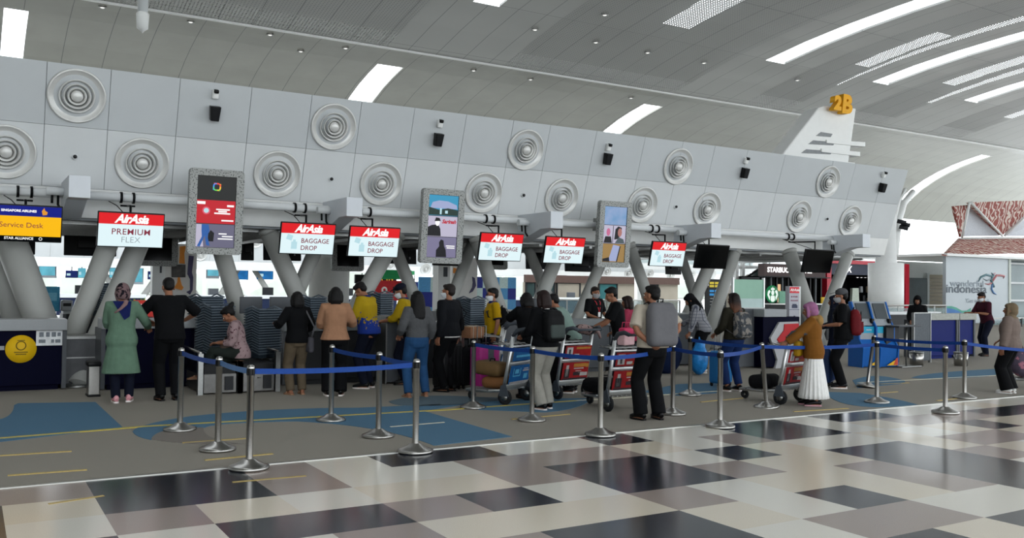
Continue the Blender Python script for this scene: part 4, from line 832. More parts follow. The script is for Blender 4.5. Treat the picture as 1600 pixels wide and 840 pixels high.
for i in range(2):
    for j in range(3): q.mat((1, 0, 1, 2, 0, 1)[i*3+j]).bx(-w+w*i, -w+w*(i+1), 0, .1, a.z-(a.z-.2)*(j+1)/3, a.z-(a.z-.2)*j/3)
q.build('panel', cm, t)
# gate number board, red and green board
c = W(588, 436, 32); t = thing('gate_sign', 'black hanging sign with yellow C09', 'sign', c); MB().rbox((0, .06, 0), (1.7, .12, .34), .02).build('board', black, t); text('C09', .30, (.45, -.01, 0), em('sign_amber', '#e0a83a', .8), t, bold=.004); MB().tube([(-.7, .06, -c.z), (-.7, .06, .1)], .04, 8).build('post', clampm, t)
c = W(614, 449, 31); t = thing('wall_board', 'red and green information board behind the navy cap man', 'sign', (c.x, 31, 0)); MB().bx(-.75, .75, 0, .1, 1.9, 2.25).build('green_panel', M('board_green', '#1f8f52', .5), t)
q = MB(); q.prism([(-.75, 0, 1.25), (-.2, 0, 1.1), (.5, 0, 1.12), (.85, 0, 1.3), (.75, 0, 1.85), (-.75, 0, 1.85)], (0, .1, 0)); q.build('red_panel', M('board_red', '#c02a2e', .5), t); MB().bx(-.03, .03, .02, .08, 0, 1.2).build('post', steel_d, t)
q = MB(); q.lathe([(.05, 0), (.12, 0), (.12, .01), (.05, .01)], c=(-.35, 0, 1.5), axis='Y', seg=20, close=True); q.build('emblem', M('sign_white', '#f0e6e2'), t); MB().bx(.0, .22, -.01, 0, 1.38, 1.62).build('notice', dgrey, t)
# office glass band behind the far counters (right half)
OY = 50.0; a, b = W(822, 440, OY).x, W(1062, 440, OY).x
brown, beige = M('brown_fascia', '#4c3a34', .5, 0, .06, 3), M('beige_wall', '#8f877a', .6, 0, .05, 2); gl = M('office_glass', '#31403f', .08, 0, .1, 2)
q = MB(); q.mat(0).bx(a, b, OY, OY+.3, 2.05, 2.55); q.mat(1).bx(a, b, OY+.2, OY+.4, 0, 2.05); struct(q.build('wall_office', [brown, beige]))
for k, (x0, x1) in enumerate(((824, 838), (842, 868), (872, 908), (938, 966), (1012, 1030))):
    p, r_ = W(x0, 450, OY).x, W(x1, 450, OY).x; t = thing('office_window', 'dark distant office window, %s from the left above the queue' % ('first', 'second', 'third', 'fourth', 'fifth')[k], 'window', ((p+r_)/2, OY+.15, 0), 0, 'distant office windows'); w = (r_-p)/2
    MB().bx(-w, w, 0, .05, .9, 2.0).build('pane', (gl, gl, beige, M('teal_glass', '#2c5a5c', .1, 0, .1, 2), gl)[k], t); q = MB()
    for s in (-w, w): q.bx(s-.05, s+.05, -.05, .05, 0, 2.05)
    q.bx(-w, w, -.05, .05, .84, .9); q.bx(-w, w, -.05, .05, 2., 2.05); q.build('frame', dgrey, t)
a, b = W(820, 480, 40).x, W(1062, 480, 40).x
t = thing('glass_barrier', 'low glass barrier with steel rail far behind the queue', 'railing', ((a+b)/2, 40, 0)); MB().tube([(-(b-a)/2, 0, 1.05), ((b-a)/2, 0, 1.05)], .04, 8).build('rail', steel, t); MB().bx(-(b-a)/2, (b-a)/2, -.01, .01, .1, 1.0).build('glass', M('barrier_glass', '#7d9698', .1, alpha=.4, noise=0), t)
for k in range(9): x = -(b-a)/2+(b-a)*k/8; MB().bx(x-.03, x+.03, -.03, .03, 0, 1.05).build('post', steel, t)
s = em('exit_green', '#3aa86a', .7)
for x, y, l in ((640, 426, 'above the navy cap man'), (892, 433, 'above the masked staff')):
    c = fface(x, y, .05); t = thing('exit_sign', 'tiny green exit sign on the far island '+l, 'sign', c, 0, 'exit signs'); MB().rbox((0, .03, 0), (.75, .06, .3), .02).build('box', white, t); MB().bx(-.34, .34, -.01, 0, -.12, .12).build('panel', s, t)
# flight information board
c = W(1121, 460, 30); t = thing('flight_board', 'dark flight information board with yellow and blue rows behind the plaid shirt', 'screen', (c.x, 30, 0)); z0 = c.z
MB().bx(-.55, .55, 0, .25, 0, 2.15).build('case', dgrey, t)
for k, (m, z) in enumerate(((em('row_yellow', '#d8c33a', .8), 1.98), (em('row_yellow', '#d8c33a'), 1.84), (em('row_blue', '#2f8fd0', .8), 1.62), (em('row_blue', '#2f8fd0'), 1.46))):
    for j in range(3): MB().bx(-.48+.2*j*1.6, -.22+.2*j*1.6, -.01, 0, z-.05, z+.05).build('row', m, t)
for z in (1.28, 1.14, 1.0): MB().bx(-.45, .45, -.01, 0, z-.012, z+.012).build('row_line', steel_d, t)
MB().bx(-.9, -.57, -.05, .2, 1.75, 2.05).build('side_sign', M('brown_sign', '#3a302c', .5), t); text('Gate', .17, (-.735, -.06, 1.9), M('sign_white', '#f0e6e2'), t)

# escalator between the far island and the coffee shop
EY = 34.0
def E_(px): return W(*px, EY)
t = thing('escalator', 'escalator rising to the right behind the frosted green glass', 'escalator', (0, EY, 0)); o0 = V((0, EY, 0))
q = MB(); q.prism([E_(p)-o0 for p in ((1140, 458), (1160, 450), (1194, 428), (1200, 428), (1200, 505), (1140, 505))], (0, 1.2, 0)); q.build('truss_panel', beige, t)
q = MB(); q.prism([E_(p)-o0 for p in ((1150, 444), (1188, 418), (1200, 414), (1200, 425), (1192, 427), (1160, 448), (1150, 452))], (0, .05, 0)); q.build('balustrade', M('escalator_glass', '#3b4744', .1, 0, .05, 2), t)
q = MB(); q.tube([E_(p)-o0 for p in ((1148, 446), (1188, 418), (1202, 413))], .06, 8); q.build('handrail', black, t); q = MB(); q.tube([E_(p)-o0+V((0, -.05, 0)) for p in ((1150, 455), (1192, 428), (1202, 426))], .05, 8); q.build('skirt_rail', steel, t)
t = thing('white_frame', 'white steel frame with upper rail around the escalator', 'frame', (0, EY-1, 0)); o0 = V((0, EY-1, 0))
def F_(px): return W(*px, EY-1)-o0
for p, r_ in (((1150, 417), (1150, 478)), ((1160, 405), (1160, 478)), ((1195, 400), (1195, 478))): a = F_(p); MB().bx(a.x-.09, a.x+.09, -.09, .09, 0, a.z+.3).build('post', white, t)
for p, r_ in (((1138, 417), (1198, 417)), ((1150, 400), (1200, 400))): q = MB(); q.tube([F_(p), F_(r_)], .08, 8); q.build('beam', white, t)
# upper gallery seen under the canopy
t = thing('gallery_rail', 'bright upper gallery with glass rail under the right end of the canopy', 'railing', (W(1190, 405, 44).x, 44, 0)); x0, x1 = W(1000, 405, 44).x-t.location.x, W(1395, 405, 44).x-t.location.x
MB().bx(x0, x1, 0, .4, 2.95, 3.3).build('slab', white, t)
for k in range(5): x = x0+(x1-x0)*k/4; MB().bx(x-.15, x+.15, .05, .35, 0, 2.95).build('support', white, t); q = MB(); q.tube([(x0, 0, 4.3), (x1, 0, 4.3)], .05, 8); q.build('rail', steel, t)
for k in range(14): x = x0+(x1-x0)*k/13; MB().bx(x-.04, x+.04, -.04, .04, 3.3, 4.3).build('post', steel_d, t)
MB().bx(x0, x1, -.02, 0, 3.35, 4.2).build('glass', M('gallery_glass', '#a9bab9', .1, alpha=.45, noise=0), t)

# ------------------------------------------------------------------ coffee shop, fashion shop, big pillar, booth
SY = 31.0
def S_(x, y): return W(x, y, SY)
a, b = S_(1194, 440).x, S_(1290, 440).x; ztop, zs, zb = S_(1240, 413).z, S_(1240, 432).z, 0
t = thing('coffee_shop', 'coffee shop with dark slatted front and white lettered brown fascia', 'shop', ((a+b)/2, SY, 0)); w = (b-a)/2
MB().bx(-w, w, 0, .4, zs, ztop).build('fascia', M('coffee_fascia', '#4a3a38', .5, 0, .05, 3), t); MB().bx(-w, w, 1.5, 1.7, 0, zs).build('back_wall', M('coffee_dark', '#17191c', .6, 0, .2, 2), t)
text('STARBUCKS COFFEE', .34, (S_(1198.5, 422).x-(a+b)/2, -.02, (zs+ztop)/2), em('sign_lit_white', '#ffffff', 1.6), t, bold=.012, align='LEFT', sx=1.02)
MB().bx(-w, w, -.3, 1.7, zs-.05, zs).build('canopy', dgrey, t); MB().bx(-w, -w+.1, .3, 1.6, 0, zs).build('side_wall', dgrey, t); MB().bx(w-.1, w, .3, 1.6, 0, zs).build('side_wall', dgrey, t)
for k in range(11):
    x = -w+.2+(2*w-.4)*k/10; MB().bx(x-.04, x+.04, .1, .2, 0, zs).build('slat', (M('slat_dark', '#101215', .4), M('slat_grey', '#5f6468', .4))[k % 2], t)
MB().bx(-w, w*.9, -.3, .5, 0, 1.0).build('bar_counter', dgrey, t); MB().bx(-w, w*.9, -.4, .5, 1.0, 1.06).build('bar_top', steel, t)
c = S_(1204.5, 459); q = MB(); q.lathe([(.001, 0), (.42, 0), (.42, .06), (.001, .06)], c=(c.x-(a+b)/2, -.05, c.z), axis='Y', seg=36); em_ = q.build('round_logo', em('logo_coffee_green', '#1d7a4a', .8), t)
cx, cz = c.x-(a+b)/2, c.z; wl = em('logo_coffee_white', '#e8f6ee', 1.)
q = MB(); q.ell((cx, -.12, cz+.06), (.1, .01, .13)); q.build('figure_face', wl, em_, fix=False); 
q = MB(); q.prism([(cx+x, -.115, cz+z) for x, z in ((-.13, .2), (-.1, .31), (-.05, .25), (0, .36), (.05, .25), (.1, .31), (.13, .2))], (0, -.01, 0)); q.build('figure_crown', wl, em_)
for s in (-1, 1):
    q = MB(); q.prism([(cx+s*x, -.115, cz+z) for x, z in ((.15, .12), (.24, .2), (.33, .12), (.36, -.05), (.28, -.2), (.22, -.3), (.18, -.15), (.26, -.02), (.2, .06))], (0, -.01, 0)); q.build('figure_tail', wl, em_)
q = MB(); q.prism([(cx+x, -.115, cz+z) for x, z in ((-.12, -.08), (.12, -.08), (.15, -.3), (.06, -.38), (-.06, -.38), (-.15, -.3))], (0, -.01, 0)); q.build('figure_body', wl, em_)
c = S_(1214, 476); MB().rbox((c.x-(a+b)/2, -.35, 1.36), (.5, .1, .6), .02).build('menu_stand', M('menu_green', '#7fb49a', .5), t); c = S_(1232, 460); MB().lathe([(.001, 0), (.12, 0), (.12, .9), (.001, .9)], c=(c.x-(a+b)/2, .6, 1.1), seg=14).build('lamp_tube', em('warm_lamp', '#f2c79a', .9), t)
# red framed shop
a2, b2 = S_(1291, 430).x, S_(1420, 430).x; YS = SY+1; t = thing('red_frame_shop', 'shop with glossy red frame and navy fascia behind the right columns', 'shop', ((a2+b2)/2, YS, 0)); w = (b2-a2)/2; zt = W(1330, 409, YS).z; zf_ = W(1330, 432, YS).z
rdm = M('gloss_red', '#c01f33', .25, 0, .04, 4); MB().bx(-w, w, -.15, .2, zt-.12, zt+.08).build('top_frame', rdm, t)
for px_ in (1292, 1414): x = W(px_, 450, YS).x-(a2+b2)/2; MB().bx(x-.17, x+.17, -.15, .2, 0, zt).build('side_frame', rdm, t)
MB().bx(-w, w, 0, .15, zf_, zt-.12).build('fascia', M('shop_navy', '#222a3f', .4, 0, .06, 3), t); MB().bx(-w, w, 0, 3.2, zf_, zf_+.1).build('shop_ceiling', M('shop_dark', '#141414', .6, 0, .2, 1), t); MB().bx(-w, -w+.1, .2, 3.1, 0, zf_).build('side_wall', dgrey, t); MB().bx(w-.1, w, .2, 3.1, 0, zf_).build('side_wall', dgrey, t)
MB().bx(-w, w, 3.0, 3.2, 0, zf_).build('back_wall', M('shop_dark', '#141414', .6, 0, .2, 1), t)
text('TAX', .5, (W(1325, 422, YS).x-(a2+b2)/2-.25, -.02, (zf_+zt)/2-.02), em('sign_lit_white', '#ffffff'), t, shear=.15, bold=.01)
for k, px_ in enumerate((1340, 1346, 1352, 1357)): c = W(px_, 432, YS+.8); MB().ell((c.x-(a2+b2)/2, .8, c.z), (.07, .07, .07)).build('spotlight', em('spot_lit', '#ffffff', 1.2), t)
gar = MB(); c = W(1337, 464, YS+.6); gar.prism([(c.x-(a2+b2)/2+x, .6, c.z+z) for x, z in ((-.25, .5), (.25, .5), (.33, -.6), (-.33, -.6))], (0, .15, 0)); gar.build('hanging_dress', M('pale_dress', '#c9d3c4', .7), t)
for k, (px_, py) in enumerate(((1345, 452), (1356, 452), (1349, 466), (1357, 470))): c = W(px_, py, YS+1); MB().rbox((c.x-(a2+b2)/2, 1.0, c.z), (.22, .15, .35), .04).build('display_item', (lgrey, M('display_tan', '#8a7a66', .6), dgrey, M('display_tan', '#8a7a66'))[k], t)
MB().bx(-w, w, .3, 1.2, 0, 1.0).build('display_table', dgrey, t)
c = W(1287, 469, SY-1); t = thing('small_sign', 'small yellow sign at the foot of the red frame', 'sign', (c.x, SY-1, 0)); MB().rbox((0, 0, c.z), (.42, .06, .32), .02).build('board', M('sign_yellow', '#d8b02a', .5), t); MB().bx(-.03, .03, -.02, .02, 0, c.z-.15).build('post', steel_d, t)
# big round pillar and the curved roof rib above it
c = W(1384, 450, 26.5); t = thing('round_pillar', 'big round white pillar behind the blue kiosks', 'column', (c.x, 26.5, 0)); rad = (W(1405, 450, 26.5).x-W(1363, 450, 26.5).x)/2*.80
MB().lathe([(.001, 0), (rad, 0), (rad, 3.0), (rad*.6, 3.02), (rad*.52, 6.0), (.001, 6.0)], seg=48).build('shaft', white, t); MB().lathe([(rad+.01, 0), (rad+.02, 0), (rad+.02, .2), (rad+.01, .2)], seg=48, close=True).build('base_ring', steel_d, t)
q = MB(); pts = [W(1396, 330+3, 27.0)]; q.tube([W(1398, 400, 26.6)-V(t.location), W(1404, 345, 27.4)-V(t.location), W(1412, 318, 28.5)-V(t.location), W(1426, 300, 30.5)-V(t.location)], .16, 10); q.tube([W(1394, 400, 26.6)-V(t.location), W(1398, 340, 27.4)-V(t.location), W(1404, 315, 28.5)-V(t.location), W(1414, 296, 30.5)-V(t.location)], .1, 10); q.build('roof_strut', white, t)
q = MB()
for k, (x, y) in enumerate(((1402, 345), (1408, 349), (1405, 354))): p = W(x, y, 26.9)-V(t.location); q.tube([p, p+V((.25, -.3, -.1))], .1, 10)
q.build('floodlight', dgrey, t)
# railing and low walls behind the kiosks
a, b = W(1300, 485, 22).x, W(1478, 485, 22).x; t = thing('glass_barrier', 'steel rail with glass behind the blue kiosks', 'railing', ((a+b)/2, 22, 0)); q = MB(); q.tube([(-(b-a)/2, 0, 1.15), ((b-a)/2, 0, 1.15)], .035, 8); q.build('rail', steel, t); MB().bx(-(b-a)/2, (b-a)/2, -.01, .01, .1, 1.05).build('glass', M('barrier_glass', '#7d9698', .1, alpha=.4, noise=0), t)
for k in range(10): x = -(b-a)/2+(b-a)*k/9; MB().bx(x-.02, x+.02, -.02, .02, 0, 1.15).build('post', steel_d, t)
t = thing('low_ledge', 'pale low ledge behind the blue kiosks', 'ledge', (W(1385, 500, 20.5).x, 20.5, 0)); MB().bx(-3.2, 3.2, 0, .4, .85, .95).build('top', offw, t); MB().bx(-3.1, 3.1, .05, .35, 0, .85).build('panel', dgrey, t)
# back partition with tan slatted door and glass
YB = 36.0; a, b = W(1404, 440, YB).x, W(1482, 440, YB).x; t = thing('service_partition', 'white service partition left of the booth, with grey window and tan slatted door', 'partition', ((a+b)/2, YB, 0)); w = (b-a)/2; zt = W(1440, 409, YB).z
MB().bx(-w, w, .1, .3, 0, zt).build('wall_panel', white, t); f = lambda px_: W(px_, 450, YB).x-(a+b)/2
MB().bx(f(1419), f(1449), 0, .1, .2, W(1430, 434, YB).z).build('grey_window', M('hazy_glass', '#70777a', .15, 0, .15, 1), t); q = MB()
zd = W(1460, 429, YB).z
for k in range(12): q.bx(f(1452), f(1477), .02, .1, zd*k/12+.02, zd*(k+1)/12)
q.build('tan_door', M('tan_slat', '#a3947a', .5, 0, .06, 6), t); MB().bx(f(1449), f(1452), -.02, .1, 0, zd+.1).build('door_post', offw, t)
# tourism booth with traditional roof
BY = 30.0; oB = W(1538, 450, BY); oB = V((oB.x, BY, 0))
def B_(px, dy=0.): return W(*px, BY+dy)-oB
t = thing('tourism_booth', 'white tourism booth with red patterned saddle roof', 'booth', oB); zw = W(1520, 402, BY).z
def pat_batik(N, L, tc, out, c2):
    w_ = N.new('ShaderNodeTexWave'); w_.inputs['Scale'].default_value = 1.7; w_.inputs['Distortion'].default_value = 9.; w_.inputs['Detail'].default_value = 1.2; w_.inputs['Detail Scale'].default_value = 1.4; w_.bands_direction = 'DIAGONAL'
    L.new(tc.outputs['Object'], w_.inputs['Vector']); return mixc(N, L, mth(N, L, 'GREATER_THAN', w_.outputs['Fac'], .62), out, c2)
bat = M('red_batik_roof', '#8f4a42', .6, 0, .1, 3, pat=pat_batik, col2='#cdbdb2'); bw = M('booth_white', '#b3bbbf', .35, 0, .02, 1)
xl, xr = B_((1478, 450)).x, B_((1577, 450)).x; dp = 7.0
MB().bx(xl, xr, 0, .2, 0, zw).build('front_wall', bw, t)
MB().bx(xr-.1, xr+.1, -.05, .15, 0, zw).build('corner_post', M('booth_post', '#b9bfb6', .4), t)
q = MB(); q.bx(xr, xr+9, 1.5, 1.6, 0, zw); q.build('glass_side', M('booth_glass', '#6f7f80', .1, 0, .1, 1), t)
for z in (zw*.33, zw*.62, zw*.94): MB().bx(xr, xr+9, 1.2, 1.5, z, z+.12).build('transom', offw, t)
MB().bx(xl-.5, xr+9.5, -.4, 6, zw, zw+.14).build('eave', white, t)
def roofpoly(px, m, name, ex): q = MB(); q.prism([B_(p[:2], p[2]) for p in px], ex); return q.build(name, m, t)
roofpoly([(1476, 400, -.4), (1575, 396, -.4), (1567, 371, .8), (1502, 373, .8)], bat, 'lower_roof', (0, .2, .05)); roofpoly([(1575, 396, -.4), (1700, 398, -.4), (1700, 372, .8), (1567, 371, .8)], bat, 'lower_roof', (0, .2, .05))
roofpoly([(1490, 322, .2), (1512, 320, .2), (1502, 370, .8)], bat, 'gable_side', (0, .15, 0))
roofpoly([(1517, 316, -.3), (1628, 312, -.3), (1567, 367, .7)], bat, 'upper_roof', (0, .3, 0))
roofpoly([(1514, 322, .4), (1562, 368, .9), (1506, 369, .9)], M('gable_pale_grey', '#bfc3c9', .5), 'gable_wall', (0, .2, 0)); roofpoly([(1600, 335, .4), (1640, 340, .9), (1640, 369, .9), (1572, 368, .9)], M('gable_pale_grey', '#bfc3c9', .5), 'gable_wall', (0, .2, 0))  # gable walls in one even pale grey
for p, r_ in (((1515, 316), (1503, 371)), ((1517, 316), (1566, 368)), ((1570, 368), (1628, 315)), ((1503, 372), (1650, 370))): q = MB(); q.tube([B_(p, -.4 if p[1] < 330 else .5), B_(r_, .5 if r_[1] > 330 else -.4)], .07, 6); q.build('roof_edge', white, t)
bi = M('booth_ink', '#8a949c', .5, 0, .05, 3)
c = B_((1511, 443)); text('wonderful', .52, (c.x, -.02, c.z), bi, t, bold=.004, sx=1.5); c = B_((1510, 451.5)); text('indonesia', .66, (c.x, -.02, c.z), M('booth_ink_dark', '#5b646c', .5), t, bold=.010, sx=1.55)
c = B_((1527, 470)); text("'Get in touch", .34, (c.x, -.02, c.z), bi, t, sx=1.3)
for pts, m, r_ in (([(1553, 448), (1548, 437), (1552, 429), (1549, 426)], M('bird_teal', '#5f7f86', .5), .07), ([(1550, 431), (1541, 429), (1532, 433), (1529, 440)], M('bird_teal', '#5f7f86'), .06), ([(1550, 435), (1542, 438), (1536, 435)], M('bird_grey', '#8c9298', .5), .04), ([(1550, 440), (1557, 430), (1563, 430), (1569, 431), (1568, 435)], M('bird_red', '#b8797c', .5), .06), ([(1551, 441), (1545, 444), (1539, 443)], M('bird_red', '#b8797c'), .05), ([(1550, 436), (1553, 428), (1556, 426)], M('bird_pink', '#c9a0a8', .5), .05), ([(1551, 443), (1549, 451), (1552, 457), (1557, 460)], M('bird_blue', '#5f83b0', .5), .06)):
    q = MB(); n = len(pts); q.tube([B_(p, -.02) for p in pts], [r_*.9]+[r_]*(n-2)+[r_*.3], 8); q.build('bird_stroke', m, t)
q = MB(); q.prism([B_(p, -.03) for p in ((1479, 478), (1487, 478), (1494, 480), (1503, 485), (1511, 485), (1517, 481), (1517, 494), (1479, 494))], (0, .02, 0)); q.build('green_wave', M('wave_green', '#4f9a86', .5, 0, .1, 2), t); q = MB(); q.prism([B_(p, -.05) for p in ((1479, 481), (1488, 482), (1497, 485), (1505, 490), (1517, 488), (1517, 520), (1479, 520))], (0, .02, 0)); q.build('blue_wave', M('wave_blue', '#3f6fa8', .5, 0, .1, 2), t)
q = MB(); q.prism([B_(p, -.05) for p in ((1540, 512), (1560, 508), (1577, 516), (1577, 535), (1540, 535))], (0, .02, 0)); q.build('blue_wave', M('wave_blue', '#3f6fa8'), t)
a = W(1560, 497, 26); t = thing('glass_barrier', 'steel rail with glass in front of the tourism booth', 'railing', (a.x, 26, 0)); q = MB(); q.tube([(-1.5, 0, a.z), (9, 0, a.z)], .04, 8); q.build('rail', white, t)
for k in range(7): MB().bx(-1.2+1.6*k, -1.12+1.6*k, -.04, .04, 0, a.z).build('post', dgrey, t)
MB().bx(-1.5, 9, -.01, .01, .1, a.z-.1).build('glass', M('barrier_glass', '#7d9698', .1, alpha=.4, noise=0), t)

# back facade and the outside
q = MB(); q.mat(0)
for k in range(26): q.bx(-14+4.2*k-.12, -14+4.2*k+.12, 89.8, 90, 0, 9)
for z in (0.0, 3.4, 6.2, 9): q.bx(-14, 95, 89.8, 90, z, z+.2)
struct(q.build('window_1', [white]))
tr = M('hazy_trees', '#a4aaa2', .9, 0, .15, .2)
q = MB(); n = 60; hs = [2.2+1.6*math.sin(k*.7)+1.3*math.sin(k*1.9+1) for k in range(n+1)]
for k in range(n): q.prism([(-60+4*k, 150, 0), (-56+4*k, 150, 0), (-56+4*k, 150, hs[k+1]+1), (-60+4*k, 150, hs[k]+1)], (0, 12, 0))
struct(q.build('hills', tr)); struct(MB().bx(-150, 250, 92, 240, -.3, -.1).build('ground_apron', M('pale_apron', '#b5b3ad', .8, 0, .05, .1)))
struct(MB().bx(-150, 250, -80, -22, -.3, -.1).build('ground_forecourt', M('pale_apron', '#b5b3ad')))
for k, x in enumerate((222, 598)):
    p = W(x, 20 if k == 0 else 0, 24)
p = W(223, 25, 23); t = thing('ceiling_projector', 'white cylinder fixture hanging from the ceiling at the top left', 'ceiling light', (p.x, 23, p.z)); MB().lathe([(.001, -.42), (.05, -.36), (.13, -.3), (.15, .05), (.13, .08), (.001, .08)], seg=24).build('housing', white, t); MB().tube([(0, 0, .05), (0, 0, 11.47-p.z)], .12, 16).build('stem', offw, t)
dl = None
for k, (x, y) in enumerate(((298, 33), (422, 53), (540, 74), (160, 10), (740, 109), (829, 123), (986, 152), (945, 22), (836, 45), (931, 65), (1012, 81), (1100, 97), (1246, 124), (470, 79))):
    near_ = (x, y) in ((945, 22), (836, 45), (931, 65), (1012, 81), (1100, 97), (1246, 124)); prof = NEAR if near_ else FAR
    best = None; d = ray(x, y)
    for (ya, za), (yb, zb) in zip(prof, prof[1:]):
        n_ = V((0, zb-za, -(yb-ya))); tt = (V((0, ya, za))-ORG).dot(n_)/d.dot(n_); p = ORG+d*tt
        if ya-.01 <= p.y <= yb+.01 and p.y > 4: best = p; break
    if best is None: continue
    if dl is None:
        dl = thing('ceiling_spotlight', '', 'ceiling light'); MB().lathe([(.06, -.02), (.12, -.03), (.13, 0), (.06, .0)], seg=20, close=True).build('ring', steel_d, dl); MB().ell((0, 0, -.015), (.07, .07, .03)).build('lens', em('lens_lit', '#f2f2ee', 1.1), dl); o = dl
    else: o = copy_tree(dl)
    o.location = best+V((0, 0, -.02)); tag(o, 'tiny recessed ceiling spotlight, one of the scattered dots on the curved ceiling', 'ceiling light', 'ceiling spotlights')

# ------------------------------------------------------------------ people
skin = M('warm_skin', '#855a44', .5, 0, .06, 14); skin_l = M('light_skin', '#9a7058', .5, 0, .05, 14)
hair_b = M('black_hair', '#070606', .6, 0, .25, 60, bump=.3, spec=.2); hair_r = M('auburn_hair', '#1a0d0b', .6, 0, .25, 60, bump=.3, spec=.2)
eye_w, eye_d, lip_m = M('eye_white', '#d8d4cc', .3), M('eye_dark', '#1a120e', .3), M('lip', '#8d4c46', .5); mask_m = M('pale_face_mask', '#c9ced2', .7, 0, .03, 30)
def cloth(key, col, **k):
    if key in MATS: return MATS[key]
    c = tuple(x*.56 for x in hx(col)); k['col2'] = k.get('col2')
    return M(key, c, k.pop('rough', .85), 0, k.pop('noise', .10), k.pop('scale', 9), bump=k.pop('bump', .35), spec=.12, **k)
c_black, c_navy, c_khaki, c_jean, c_ltgrey = cloth('black_cloth', '#0e0f12'), cloth('navy_cloth', '#151a2c'), cloth('khaki_cloth', '#6c5f4d'), cloth('blue_denim', '#2c5583', noise=.25, scale=5), cloth('light_grey_cotton', '#b5b2a8')
def ik(a, b, la, lb, pole):
    d = b-a; L = min(d.length, (la+lb)*.998); d = d.normalized(); b = a+d*L
    x = (la*la-lb*lb+L*L)/(2*L); h = math.sqrt(max(la*la-x*x, 0)); p = pole-d*pole.dot(d)
    p = p.normalized() if p.length > 1e-5 else d.orthogonal().normalized()
    return a+d*x+p*h, b
class Fig:
    def __init__(s, name_label, feet, H, rz, fem=False, lean=0, side=0, yaw=0, pitch=0, rh=None, lh=None, rf=None, lf=None, rpole=None, lpole=None, seat=None, group=None, z0=0., skinm=None, hcurl=.5, build_=1., kneepole=None):
        s.k = k = H/1.70; s.fem = fem; s.w = build_; s.pz = .93 if seat is None else seat/k
        g = G(*feet) if len(feet) == 2 else V(feet); s.g = g
        s.root = thing('person', name_label, 'person', (g.x, g.y, z0), rz, group); s.rz = rz; s.z0 = z0
        s.Rm = Matrix.Rotation(-R(lean), 3, 'X') @ Matrix.Rotation(R(side), 3, 'Y'); s.skin = skinm or skin
        s.Hm = s.Rm @ Matrix.Rotation(R(yaw), 3, 'Z') @ Matrix.Rotation(-R(pitch), 3, 'X')
        s.sw = .160 if fem else .188
        w = 1 if not fem else .93
        s.rings = [(.80, .150, .110, -.005), (.86, .168, .122, -.012), (.93, .168 if fem else .160, .120, -.015), (1.02, .140 if fem else .150, .105, -.005), (1.10, .130 if fem else .152, .100, .005), (1.20, .142 if fem else .166, .115 if fem else .112, .005), (1.30, .150 if fem else .178, .112, -.002), (1.37, .158 if fem else .182, .095, -.012), (1.415, .115 if fem else .13, .075, -.018), (1.445, .062, .060, -.015)]
        s.rings = [(z, a*build_, b*build_, y) for z, a, b, y in s.rings]
        s.sh = {}; s.el = {}; s.wr = {}; s.hp = {}; s.kn = {}; s.an = {}
        for sd, tgt, pl in ((1, rh, rpole), (-1, lh, lpole)):
            sh = s.U(sd*s.sw*(.5+.5*build_), -.012, 1.385); t = V(tgt) if tgt else V((sd*(s.sw+.07), .03, .86))
            if tgt is None: t = s.U(t.x, t.y, t.z); t = V((t.x, t.y*.6, t.z))
            s.el[sd], s.wr[sd] = ik(sh, t, .285, .255, V(pl) if pl else V((sd*.45, -.75, -.55))); s.sh[sd] = sh
        for sd, f in ((1, rf), (-1, lf)):
            hp = V((sd*.088, -.01, s.pz-.02)); a = V(f) if f else V((sd*.10, 0.0, .085))
            s.kn[sd], s.an[sd] = ik(hp, a, .44, .43, V(kneepole) if kneepole else V((sd*.12, 1, 0))); s.hp[sd] = hp
        s.hcurl = hcurl; s.body()
    def U(s, x, y, z):
        p = V((x, y, z))
        if z <= .93: return V((x, y, z-.93+s.pz))
        q = V((x, y, z-.93)); return s.Rm @ q + V((0, 0, s.pz))
    def Hd(s, x, y, z):          # head space -> body space, pivot at the top of the neck
        return s.U(0, -.005, 1.47) + s.Hm @ V((x, y, z-1.47))
    def sc(s, mb): mb.v = [(x*s.k, y*s.k, z*s.k) for x, y, z in mb.v]; return mb
    def P(s, v): return V(v)*s.k
    def world(s, v): return s.root.location + Matrix.Rotation(s.rz, 3, 'Z') @ s.P(v)
    def ring(s, z, a, b, yo, n=18, e=2.3):
        o = []
        for i in range(n):
            t = 2*PI*i/n; c, d = math.cos(t), math.sin(t)
            x = a*math.copysign(abs(c)**(2/e), c); y = b*math.copysign(abs(d)**(2/e), d); o.append(s.U(x, y+yo, z))
        return o
    def hand(s, q, sd):
        w = s.wr[sd]; d = (w-s.el[sd]).normalized(); nrm = V((-sd, 0, 0)) if d.z < -.6 else V((0, 0, -1)) if abs(d.z) < .6 else V((0, -1, 0))
        nrm = (nrm-d*nrm.dot(d)).normalized(); side = d.cross(nrm)*sd      # towards the thumb
        if side.y < 0 and d.z < -.6: side = -side
        kn = w+d*.085; q.tube([w-d*.02, w+d*.02, w+d*.06, kn], [(.026, .018), (.033, .016), (.041, .016), (.040, .013)], 12, ref=side)
        for i, L in enumerate((.072, .082, .076, .06)):
            b = kn+side*(.031-.0215*i)-d*.012; c = s.hcurl*(1+.12*i)
            d1 = (d*math.cos(c*.6)+nrm*math.sin(c*.6)+side*(.10-.07*i)).normalized(); d2 = (d*math.cos(c*1.5)+nrm*math.sin(c*1.5)).normalized(); d3 = (d*math.cos(c*2.2)+nrm*math.sin(c*2.2)).normalized()
            p1 = b+d1*L*.5; p2 = p1+d2*L*.32; p3 = p2+d3*L*.25; q.tube([b, p1, p2, p3], [.0098, .0094, .0086, .0070], 8)
